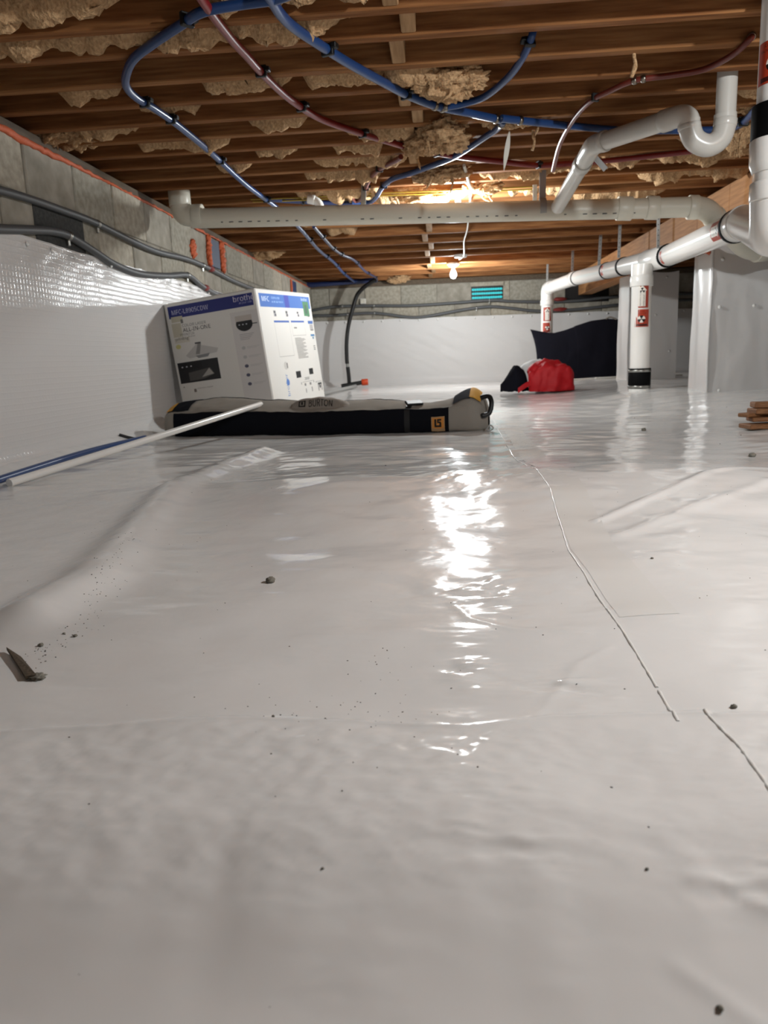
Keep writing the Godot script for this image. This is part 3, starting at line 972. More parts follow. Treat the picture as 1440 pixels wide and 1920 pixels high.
func arrow_label() -> Image:
	var im := Image.create(160, 280, false, Image.FORMAT_RGB8)
	im.fill(Color(0.62, 0.21, 0.12))
	fill_poly(im, PackedVector2Array([Vector2(80, 14), Vector2(138, 78), Vector2(122, 78), Vector2(122, 262), Vector2(38, 262), Vector2(38, 78), Vector2(22, 78)]), Color(0.9, 0.88, 0.84))
	trefoil(im, Vector2(80, 76), 32)
	print_text(im, "RADON REDUCTION", 66, 256, 17, Color(0.08, 0.08, 0.1), 1.0, 1)
	print_text(im, "SYSTEM EXHAUST", 108, 256, 17, Color(0.08, 0.08, 0.1), 1.0, 1)
	return im

func square_label() -> Image:
	var im := Image.create(190, 220, false, Image.FORMAT_RGB8)
	im.fill(Color(0.68, 0.22, 0.11))
	print_text(im, "CAUTION", 40, 30, 22, Color(0.15, 0.04, 0.03))
	print_text(im, "RADON SYSTEM", 18, 56, 19, Color(0.15, 0.04, 0.03))
	trefoil(im, Vector2(97, 122), 46)
	im.fill_rect(Rect2i(22, 184, 150, 24), Color(0.25, 0.06, 0.05))
	return im

func radon() -> void:
	var t := thing("fan_pipe", "white vent pipe with orange hazard stickers rising from the ground and sloping back", "pipe")
	var r := 0.057
	var top := Vector3(1.204, 0.834, -4.800)
	var base := Vector3(1.206, 0.07, -4.8)
	# upright with its rubber coupling
	part("upright", rod(base + Vector3(0, 0.10, 0), top + Vector3(0, -0.05, 0), r, 32), M.pvc_w, t)
	part("coupling", collar(top + Vector3(0, -0.125, 0), top + Vector3(0, -0.065, 0), 0.066), M.pvc_w, t)
	part("tee_leg", rod(top + Vector3(0, -0.08, 0), top, 0.0605, 28), M.pvc_w, t)
	part("rubber_coupling", collar(base + Vector3(0, 0.045, 0), base + Vector3(0, 0.165, 0), 0.0655), M.rubber, t, "black rubber coupling with two steel bands")
	for y in [0.056, 0.150]:
		part("hose_clamp", collar(base + Vector3(0, y - 0.008, 0), base + Vector3(0, y + 0.008, 0), 0.0672), M.steel, t)
	part("foot", rod(base + Vector3(0, -0.06, 0), base + Vector3(0, 0.05, 0), 0.062, 28), M.pvc_w, t)
	part("sealant_ring", tubed(curve([base + Vector3(-0.065, 0.02, 0.0), base + Vector3(-0.05, 0.016, 0.05), base + Vector3(0.0, 0.015, 0.07), base + Vector3(0.05, 0.016, 0.05), base + Vector3(0.066, 0.02, 0.0)]), 0.009, 8, true, 0.005), M.sheet_clear, t)
	# sloping run, near end to far end
	var p0 := Vector3(1.240, 0.785, -3.120)
	var p1 := Vector3(1.211, 0.824, -3.500)
	var p2 := Vector3(1.307, 0.859, -4.650)
	var p3 := Vector3(1.195, 0.961, -7.000)
	var p4 := Vector3(1.070, 0.951, -7.850)
	var d01 := (p2 - p1).normalized()
	part("slope_run", rod(p1 - d01 * 0.18, p2, r, 32), M.pvc_w, t)
	part("slope_run", rod(p2 - d01 * 0.01, p3, r, 32), M.pvc_w, t)
	part("slope_run", rod(p3, p4, r * 0.97, 32), M.pvc_w, t)
	var d23 := (p3 - p2).normalized()
	part("tee", collar(p2 + d23 * 0.02, p2 + d23 * 0.36, 0.064), M.pvc_w, t)
	part("rubber_band", collar(p2 - d01 * 0.03, p2 - d01 * 0.005, 0.0655), M.rubber, t)
	part("rubber_band", collar(p2.lerp(p3, 0.36), p2.lerp(p3, 0.375), 0.0625), M.rubber, t)
	part("rubber_band", collar(p2.lerp(p3, 0.55), p2.lerp(p3, 0.56), 0.0615), M.rubber, t)
	part("coupling", collar(p3 - d23 * 0.06, p3 + d23 * 0.09, 0.062), M.pvc_w, t)
	part("rubber_band", collar(p3 - d23 * 0.09, p3 - d23 * 0.06, 0.0625), M.grey, t)
	# far elbow and drop
	var low := Vector3(p4.x - 0.005, 0.03, p4.z)
	part("elbow", tubed(bend([p4.lerp(p3, 0.14), p4, p4 + Vector3(0, -0.16, 0)], 0.10), 0.061, 28), M.pvc_w, t)
	part("coupling", collar(p4 + Vector3(0, -0.16, 0), p4 + Vector3(0, -0.11, 0), 0.066), M.pvc_w, t)
	part("drop", rod(p4 + Vector3(-0.001, -0.12, 0), low, r, 28), M.pvc_w, t)
	# near end: wye, rubber band and the riser through the ceiling
	var n0 := p1 - d01 * 0.16
	part("rubber_band", collar(n0, n0 - d01 * 0.035, 0.066), M.rubber, t)
	part("wye", collar(n0 - d01 * 0.03, n0 - d01 * 0.13, 0.064, 32), M.pvc_w, t)
	part("wye_rim", collar(n0 - d01 * 0.10, n0 - d01 * 0.12, 0.067, 32), M.pvc_w, t)
	var vx := 0.849
	var vz := -2.097
	part("return_bend", tubed(bend([n0 - d01 * 0.06, n0 - d01 * 0.14, Vector3(vx + 0.014, 0.632, vz - 0.02), Vector3(vx, 0.735, vz)], 0.085), 0.063, 32), M.pvc_w, t)
	part("riser", rod(Vector3(vx, 0.70, vz), Vector3(vx, 1.394, vz), r, 36), M.pvc_w, t)
	part("coupling", collar(Vector3(vx, 0.705, vz), Vector3(vx, 0.75, vz), 0.0625, 36), M.pvc_w, t)
	part("reducer", tubed(PackedVector3Array([Vector3(vx, 0.772, vz), Vector3(vx, 0.790, vz), Vector3(vx, 0.845, vz), Vector3(vx, 0.850, vz)]), [0.059, 0.0665, 0.0675, 0.064], 36), M.pvc_w, t)
	part("rubber_coupling", collar(Vector3(vx, 0.848, vz), Vector3(vx, 0.928, vz), 0.0665, 36), M.rubber, t, "wide black rubber coupling on the riser")
	# stickers
	var to_eye := Vector3(-0.25, 0, 1)
	label_patch("warning_sticker", arrow_label(), t, Vector3(1.206, 0.652, -4.800), Vector3.UP, Vector3(-0.2, 0, 1), r, 0.135, 1.36)
	label_patch("warning_sticker", square_label(), t, Vector3(1.206, 0.526, -4.800), Vector3.UP, Vector3(-0.22, 0, 1), r, 0.100, 1.6)
	label_patch("warning_sticker", arrow_label(), t, p4 + Vector3(-0.003, -0.245, 0), Vector3.UP, Vector3(-0.05, 0, 1), r, 0.13, 1.4)
	label_patch("warning_sticker", square_label(), t, p4 + Vector3(-0.004, -0.37, 0), Vector3.UP, Vector3(-0.05, 0, 1), r, 0.09, 1.5)
	label_patch("warning_sticker", arrow_label(), t, p1 - d01 * 0.075, -d01, Vector3(-0.9, -0.1, 1.0), r, 0.135, 1.4)
	label_patch("warning_sticker", square_label(), t, p2 + d01 * -0.08, -d01, Vector3(-1, -0.3, 0.2), r, 0.05, 1.3)
	label_patch("warning_sticker", square_label(), t, p2.lerp(p3, 0.535), -d23, Vector3(-1, 0.0, 0.2), r, 0.06, 1.3)
	label_patch("warning_sticker", square_label(), t, Vector3(vx, 1.015, vz), Vector3.UP, Vector3(-0.75, 0, 0.9), r, 0.095, 1.9)

# ---------------------------------------------------------------- water tubing
func clip(parent: Node, p: Vector3, d: Vector3, r: float) -> void:
	d = d.normalized()
	var up := (Vector3.UP - d * d.y).normalized()
	var b := Basis(d.cross(up), up, d)
	var st := begin(false)
	box(st, Transform3D(b, p + up * 0.002), Vector3(r * 2.9, r * 2.0 + 0.008, 0.012), 0.002)
	box(st, Transform3D(b, p + up * (r * 0.5) + b.x * r * 1.7), Vector3(r * 1.2, r * 1.1, 0.02), 0.002)
	part("clip", st, M.black, parent)

func hose_line(called: String, label: String, pts: Array, r: float, m: Material, clips: Array, crimps := []) -> void:
	var t := thing(called, label, "water tube")
	var c := curve(pts, 8)
	part("tube", tubed(c, r, 14), m, t)
	for k in clips:
		var i := clampi(int(k * (c.size() - 1)), 1, c.size() - 2)
		clip(t, c[i], c[i + 1] - c[i - 1], r)
	for k in crimps:
		var i := clampi(int(k * (c.size() - 1)), 1, c.size() - 2)
		var d := (c[i + 1] - c[i - 1]).normalized()
		part("crimp_ring", collar(c[i] - d * 0.007, c[i] + d * 0.007, r + 0.003, 14), M.brass, t)

func tubing() -> void:
	hose_line("blue_tube", "blue water tube looping left from the top edge and back under the joists", [Vector3(-0.305, 1.147, -1.858), Vector3(-0.351, 1.147, -1.881), Vector3(-0.426, 1.147, -1.891), Vector3(-0.519, 1.147, -1.914), Vector3(-0.588, 1.147, -1.972), Vector3(-0.696, 1.147, -2.071), Vector3(-0.780, 1.147, -2.159), Vector3(-0.843, 1.147, -2.266), Vector3(-0.876, 1.147, -2.350), Vector3(-0.884, 1.147, -2.442), Vector3(-0.868, 1.147, -2.553), Vector3(-0.855, 1.147, -2.727), Vector3(-0.848, 1.147, -3.090), Vector3(-0.852, 1.147, -3.663), Vector3(-0.827, 1.147, -4.228), Vector3(-0.826, 1.147, -4.891), Vector3(-0.859, 1.147, -5.853), Vector3(-0.853, 1.147, -6.655), Vector3(-0.876, 1.147, -7.551), Vector3(-0.865, 1.147, -8.558)], 0.0115, M.blue, [0.20, 0.50, 0.57, 0.65, 0.72, 0.82, 0.87, 0.91, 0.95])
	hose_line("blue_tube", "blue water tube running down from the top edge to the tee in the middle", [Vector3(-0.355, 1.147, -1.845), Vector3(-0.352, 1.147, -1.887), Vector3(-0.347, 1.147, -1.956), Vector3(-0.329, 1.147, -2.034), Vector3(-0.281, 1.147, -2.154), Vector3(-0.236, 1.147, -2.260), Vector3(-0.199, 1.147, -2.338), Vector3(-0.141, 1.147, -2.452), Vector3(-0.071, 1.147, -2.585), Vector3(0.018, 1.147, -2.707), Vector3(0.121, 1.147, -2.795), Vector3(0.200, 1.147, -2.864), Vector3(0.247, 1.147, -2.905)], 0.0125, M.blue, [0.36, 0.66], [0.74, 0.77, 0.94])
	hose_line("blue_tube", "blue branch tube curving up between the joists right of the middle tee", [Vector3(0.032, 1.147, -2.715), Vector3(0.066, 1.147, -2.711), Vector3(0.104, 1.147, -2.691), Vector3(0.166, 1.147, -2.630), Vector3(0.224, 1.150, -2.480), Vector3(0.255, 1.165, -2.365), Vector3(0.270, 1.190, -2.297), Vector3(0.280, 1.240, -2.341)], 0.0105, M.blue, [0.82], [0.06])
	hose_line("blue_tube", "blue branch tube sweeping down left from the tee to the drain pipe", [Vector3(0.243, 1.143, -2.895), Vector3(0.230, 1.143, -2.976), Vector3(0.205, 1.143, -3.045), Vector3(0.089, 1.143, -3.334), Vector3(-0.032, 1.143, -3.504), Vector3(-0.103, 1.143, -3.595), Vector3(-0.191, 1.143, -3.688), Vector3(-0.249, 1.143, -3.855), Vector3(-0.289, 1.143, -4.044), Vector3(-0.338, 1.143, -4.181), Vector3(-0.426, 1.143, -4.171)], 0.0115, M.blue, [0.68], [0.05])
	hose_line("blue_tube", "blue tube running right from the tee and behind the trap", [Vector3(0.233, 1.143, -2.863), Vector3(0.353, 1.143, -2.930), Vector3(0.510, 1.143, -3.014), Vector3(0.689, 1.143, -3.099), Vector3(0.843, 1.143, -3.138), Vector3(1.055, 1.143, -3.169), Vector3(1.117, 1.143, -3.127), Vector3(1.103, 1.143, -2.937)], 0.0125, M.blue, [0.9], [0.1, 0.5])
	hose_line("blue_tube", "thin blue tube beyond the drain pipe, right one of the pair", [Vector3(-0.737, 1.149, -4.872), Vector3(-0.746, 1.149, -5.423), Vector3(-0.749, 1.149, -5.850), Vector3(-0.728, 1.149, -6.227), Vector3(-0.676, 1.149, -6.593), Vector3(-0.665, 1.149, -7.471), Vector3(-0.616, 1.149, -8.052), Vector3(-0.631, 1.149, -8.448)], 0.0105, M.blue_d, [0.12, 0.3, 0.42, 0.62, 0.75, 0.86])
	hose_line("blue_tube", "dark blue tube lying across the joists just above the drain pipe", [Vector3(-0.835, 1.149, -4.010), Vector3(-0.740, 1.149, -4.076), Vector3(-0.590, 1.149, -4.159), Vector3(-0.430, 1.149, -4.217), Vector3(-0.345, 1.149, -4.198)], 0.011, M.blue_d, [0.4])
	hose_line("red_tube", "red water tube running from the top edge across the joists to the middle", [Vector3(-0.502, 1.147, -1.821), Vector3(-0.502, 1.147, -1.868), Vector3(-0.501, 1.147, -1.945), Vector3(-0.494, 1.147, -2.083), Vector3(-0.484, 1.147, -2.182), Vector3(-0.468, 1.147, -2.352), Vector3(-0.436, 1.147, -2.549), Vector3(-0.376, 1.147, -2.753), Vector3(-0.278, 1.147, -2.924), Vector3(-0.180, 1.147, -3.070), Vector3(-0.059, 1.147, -3.227), Vector3(0.090, 1.147, -3.360), Vector3(0.283, 1.147, -3.493), Vector3(0.451, 1.147, -3.598), Vector3(0.577, 1.147, -3.598), Vector3(0.743, 1.147, -3.581), Vector3(1.013, 1.147, -3.517), Vector3(1.132, 1.147, -3.484)], 0.0112, M.red, [0.28, 0.38, 0.49, 0.62, 0.77])
	hose_line("red_tube", "thin rust red tube arching from the upper right corner down past the slanting pipe", [Vector3(0.871, 1.180, -2.372), Vector3(0.854, 1.160, -2.343), Vector3(0.836, 1.147, -2.408), Vector3(0.790, 1.145, -2.508), Vector3(0.709, 1.145, -2.541), Vector3(0.607, 1.145, -2.567), Vector3(0.553, 1.145, -2.648), Vector3(0.509, 1.145, -2.742), Vector3(0.485, 1.140, -2.922), Vector3(0.478, 1.125, -3.170), Vector3(0.492, 1.090, -3.446)], 0.0085, M.rust, [0.68], [0.05, 0.48, 0.5])
	hose_line("red_tube", "short rust red tube hooking down above the middle of the drain pipe", [Vector3(-0.132, 1.145, -3.309), Vector3(-0.153, 1.145, -3.356), Vector3(-0.234, 1.145, -3.494), Vector3(-0.294, 1.145, -3.683), Vector3(-0.334, 1.145, -3.903), Vector3(-0.370, 1.145, -4.086), Vector3(-0.404, 1.145, -4.146), Vector3(-0.413, 1.145, -4.035)], 0.0105, M.rust, [0.3, 0.55])
	# two yellow cables stapled along a joist
	for q in [["upper yellow cable running across the joists behind the drain pipe", 0.0, 0.0], ["lower yellow cable running across the joists behind the drain pipe", 5.0, 0.004]]:
		var y: float = 1.150 - q[2]
		var pts := []
		for p in [Vector3(-0.912, 1.150, -3.994), Vector3(-0.675, 1.150, -4.018), Vector3(-0.493, 1.150, -4.014), Vector3(-0.189, 1.150, -4.016), Vector3(0.094, 1.150, -4.040), Vector3(0.222, 1.150, -4.035), Vector3(0.379, 1.150, -4.051), Vector3(0.483, 1.150, -4.053)]:
			pts.append(Vector3(p.x, y, p.z - q[1] * 0.008))
		var w := part("yellow_cable", tubed(curve(pts), 0.0035, 8), M.yellow)
		tag(w, q[0], "cable")
	# black insulated line along the far sill and its drop to the ground
	var h := thing("black_hose", "black hose dropping from the far joists down to the ground", "hose")
	part("sleeve", tubed(curve([Vector3(-0.628, 1.142, -8.200), Vector3(-0.735, 1.088, -8.250), Vector3(-0.797, 1.046, -8.300), Vector3(-0.847, 0.985, -8.320), Vector3(-0.899, 0.840, -8.320), Vector3(-0.945, 0.689, -8.320), Vector3(-0.970, 0.535, -8.320), Vector3(-0.977, 0.380, -8.320), Vector3(-0.975, 0.301, -8.320)]), 0.021, 16), M.hose, h)
	part("bare_end", tubed(curve([Vector3(-0.974, 0.312, -8.320), Vector3(-0.971, 0.256, -8.320)]), 0.016, 14), M.steel, h)
	part("sleeve", tubed(curve([Vector3(-0.971, 0.267, -8.320), Vector3(-0.964, 0.172, -8.320), Vector3(-0.962, 0.092, -8.320)]), 0.021, 16), M.hose, h)
	var h2 := thing("black_hose", "black wrapped line lying along the far sill above the carton", "hose")
	part("sleeve", tubed(curve([Vector3(-1.477, 1.172, -8.420), Vector3(-1.353, 1.140, -8.420), Vector3(-1.009, 1.147, -8.420), Vector3(-0.634, 1.157, -8.420)]), 0.026, 14, true, 0.006), M.blue_d, h2)
	var h3 := thing("ground_pipe", "black pipe with an orange end lying at the foot of the hose", "pipe")
	part("pipe_run", rod(Vector3(-1.034, 0.071, -8.200), Vector3(-0.809, 0.101, -8.240), 0.022, 16), M.hose, h3)
	part("end_cap", collar(Vector3(-0.821, 0.102, -8.240), Vector3(-0.753, 0.104, -8.250), 0.034, 18), plain(Color(0.80, 0.27, 0.08), 0.5), h3, "orange end cap")
	var h4 := part("grey_conduit", rod(on_floor(-0.98, -6.5, 0.02), on_floor(-0.86, -8.0, 0.026), 0.017, 14), M.galv)
	tag(h4, "grey conduit lying on the ground behind the carton", "conduit")

# ---------------------------------------------------------------- conduits on the walls
func wall_conduit(label: String, pts: Array, straps: Array, r: float) -> void:
	var t := thing("wall_conduit", label, "conduit")
	var c := curve(pts, 8)
	part("tube", tubed(c, r, 14), M.conduit, t)
	for k in straps:
		var i := clampi(int(k * (c.size() - 1)), 1, c.size() - 2)
		var d := (c[i + 1] - c[i - 1]).normalized()
		part("saddle", collar(c[i] - d * 0.008, c[i] + d * 0.008, r + 0.003, 14), M.steel, t)
		part("screw", boxed(c[i] + Vector3(-0.008, -r - 0.022, -0.006), c[i] + Vector3(0.004, -r, 0.006)), M.steel, t)

func conduits() -> void:
	wall_conduit("upper grey conduit sagging along the left block wall", [Vector3(-1.352, 0.891, -2.213), Vector3(-1.352, 0.913, -2.460), Vector3(-1.352, 0.922, -2.662), Vector3(-1.352, 0.925, -2.866), Vector3(-1.352, 0.926, -3.121), Vector3(-1.352, 0.908, -3.488), Vector3(-1.352, 0.901, -3.829), Vector3(-1.352, 0.920, -4.289), Vector3(-1.352, 0.914, -4.739), Vector3(-1.352, 0.894, -5.197), Vector3(-1.352, 0.886, -5.726), Vector3(-1.352, 0.881, -6.257)], [0.38, 0.70], 0.0135)
	wall_conduit("lower grey conduit waving along the top of the left liner", [Vector3(-1.350, 0.763, -2.179), Vector3(-1.350, 0.794, -2.427), Vector3(-1.350, 0.822, -2.634), Vector3(-1.350, 0.838, -2.765), Vector3(-1.350, 0.840, -2.890), Vector3(-1.350, 0.813, -3.088), Vector3(-1.350, 0.782, -3.290), Vector3(-1.350, 0.772, -3.552), Vector3(-1.350, 0.798, -3.923), Vector3(-1.350, 0.833, -4.259), Vector3(-1.350, 0.802, -4.479), Vector3(-1.350, 0.777, -4.727), Vector3(-1.350, 0.768, -5.100)], [0.34, 0.75], 0.0150)
	wall_conduit("upper grey conduit along the far block wall", [Vector3(-1.511, 0.856, -8.565), Vector3(-1.356, 0.884, -8.565), Vector3(-1.109, 0.913, -8.565), Vector3(-0.737, 0.908, -8.565), Vector3(-0.281, 0.890, -8.565), Vector3(0.178, 0.898, -8.565), Vector3(0.559, 0.910, -8.565), Vector3(0.797, 0.889, -8.565), Vector3(1.073, 0.872, -8.565), Vector3(1.465, 0.866, -8.565), Vector3(1.947, 0.895, -8.565), Vector3(2.519, 0.893, -8.565), Vector3(2.902, 0.871, -8.565)], [0.19, 0.27, 0.5], 0.015)
	wall_conduit("lower grey conduit waving along the far wall just above the liner", [Vector3(-1.513, 0.817, -8.565), Vector3(-1.360, 0.827, -8.565), Vector3(-1.113, 0.823, -8.565), Vector3(-0.740, 0.830, -8.565), Vector3(-0.555, 0.811, -8.565), Vector3(-0.284, 0.767, -8.565), Vector3(-0.077, 0.775, -8.565), Vector3(0.268, 0.822, -8.565), Vector3(0.559, 0.844, -8.565), Vector3(0.797, 0.817, -8.565), Vector3(1.073, 0.778, -8.565), Vector3(1.466, 0.778, -8.565), Vector3(1.949, 0.808, -8.565), Vector3(2.522, 0.828, -8.565), Vector3(2.904, 0.811, -8.565)], [0.17, 0.24, 0.54], 0.015)
	for q in [[Vector3(1.300, 0.889, -8.550), "red tape wrapped on the upper far conduit"], [Vector3(1.301, 0.784, -8.550), "red tape wrapped on the lower far conduit"]]:
		var st := begin()
		blob(st, q[0], Vector3(0.07, 0.020, 0.02), 0.35, 1.5, q[0].y * 9.0, 18, 10)
		var mi := part("red_tape", st, M.red_tape)
		tag(mi, q[1], "tape")
	for q in [[Vector3(-1.348, 0.916, -4.726), "red tape on the upper left conduit above the carton"], [Vector3(-1.348, 0.793, -4.584), "red tape on the lower left conduit above the carton"]]:
		var st := begin()
		blob(st, q[0], Vector3(0.018, 0.018, 0.05), 0.3, 1.5, q[0].y * 9.0, 18, 10)
		var mi := part("red_tape", st, M.red_tape)
		tag(mi, q[1], "tape")
	var jb := thing("outlet_box", "small white outlet box on the far wall beside the black hose", "outlet", Vector3(-0.802, 0.958, -8.600))
	part("box", boxed(Vector3(-0.03, -0.028, 0), Vector3(0.03, 0.028, 0.035), 0.004), M.pvc_w, jb)
	part("cover", boxed(Vector3(-0.024, -0.022, 0.035), Vector3(0.024, 0.022, 0.039), 0.002), M.pvc, jb)
	# louvred foundation vent with daylight behind
	var a := Vector3(0.365, 1.097, -8.600)
	var b := Vector3(0.704, 0.923, -8.600)
	var cx := (a.x + b.x) / 2.0
	var v := thing("foundation_vent", "louvred foundation vent glowing teal high on the far wall", "vent", Vector3(cx, b.y, BZ + 0.002))
	var w := b.x - a.x
	part("recess", boxed(Vector3(-w / 2, -0.002, -0.002), Vector3(w / 2, 0.165, 0.004)), M.black, v)
	part("lintel", boxed(Vector3(-w / 2 - 0.01, 0.137, 0.0), Vector3(w / 2 + 0.01, 0.178, 0.022)), M.block[1], v)
	var glow := plain(Color(0.1, 0.3, 0.32), 0.4)
	glow.emission_enabled = true
	glow.emission = Color(0.16, 0.72, 0.74)
	glow.emission_energy_multiplier = 1.1
	for k in 3:
		var y := 0.020 + k * 0.042
		var st := begin()
		for i in 13:
			blob(st, Vector3(lerpf(-w / 2 + 0.022, w / 2 - 0.022, i / 12.0), y, 0.006), Vector3(0.0155, 0.0125, 0.005), 0.25, 1.3, i + k * 17.0, 12, 8)
		part("light_slot", st, glow, v)
		part("louvre", boxed(Vector3(-w / 2, y + 0.0145, 0.004), Vector3(w / 2, y + 0.025, 0.024)), M.black, v)
	var al := AreaLight3D.new()
	al.name = "vent_light"
	al.area_size = Vector2(w, 0.12)
	al.position = Vector3(0, 0.06, 0.03)
	al.rotation.y = PI
	al.light_color = Color(0.35, 0.9, 0.95)
	al.light_energy = 0.012
	al.shadow_enabled = true
	al.area_range = 8.0
	v.add_child(al)

# ---------------------------------------------------------------- insulation
func wool(label: String, st: SurfaceTool, group := "") -> void:
	var mi := part("insulation", st, M.wool)
	tag(mi, label, "insulation", group)

func batt(x0: float, x1: float, z0: float, z1: float, drop: float, sd: float) -> SurfaceTool:
	# a torn batt lying in a joist bay: ragged belly between z0 (near) and z1 (far)
	var st := begin()
	var n := maxi(10, int((x1 - x0) / 0.011))
	var mv := 11
	surface(st, n, mv, func(u, w):
		var x: float = lerpf(x0, x1, u)
		var end := sqrt(clampf(minf(u, 1.0 - u) * 6.0, 0.0, 1.0))
		var rag := 0.5 + 0.75 * n2.get_noise_2d(x * 130.0, sd * 40.0) + 0.35 * n3.get_noise_2d(x * 22.0, sd)
		var belly := sin(PI * clampf(w, 0.0, 1.0))
		var z: float = lerpf(z0, z1, w)
		var y := JY + 0.11 - (0.095 + drop * maxf(rag, 0.0)) * pow(belly, 0.55) * end
		y += 0.016 * n3.get_noise_3d(x * 26.0, w * 3.2, sd) + 0.009 * n3.get_noise_3d(x * 70.0, w * 9.0, sd + 5.0)
		return Vector3(x + 0.02 * n3.get_noise_3d(x * 24.0, w * 4.0, sd + 2.0), y, z + 0.012 * n3.get_noise_3d(x * 30.0, w * 4.0, sd + 9.0)))
	return st

func wad(c: Vector3, s: Vector3, sd: float, strands := 5) -> SurfaceTool:
	var st := begin()
	var k := 7
	for i in k:
		var o := Vector3(n3.get_noise_1d(sd * 9.0 + i * 5.1), n3.get_noise_1d(sd * 5.0 + i * 3.7 + 40.0) * 0.7, n3.get_noise_1d(sd * 3.0 + i * 7.3 + 80.0)) * s * 1.5
		blob(st, c + o, s * (0.55 + 0.16 * (i % 3)) * Vector3(1, 1.35, 1), 0.7, 1.8, sd + i * 4.0, 44, 28)
	for i in int(strands / 4.0):
		var p := c + Vector3(rng.randf_range(-1, 1) * s.x, -s.y * 0.5, rng.randf_range(-1, 1) * s.z)
		tube(st, curve([p, p + Vector3(rng.randf_range(-0.02, 0.02), -0.03, rng.randf_range(-0.01, 0.01)), p + Vector3(rng.randf_range(-0.04, 0.04), -0.05 - rng.randf() * 0.03, 0)]), [0.010, 0.009, 0.008, 0.008, 0.007, 0.007, 0.006, 0.005, 0.004, 0.004, 0.003, 0.002, 0.001], 6, true, 0.004)
	return st

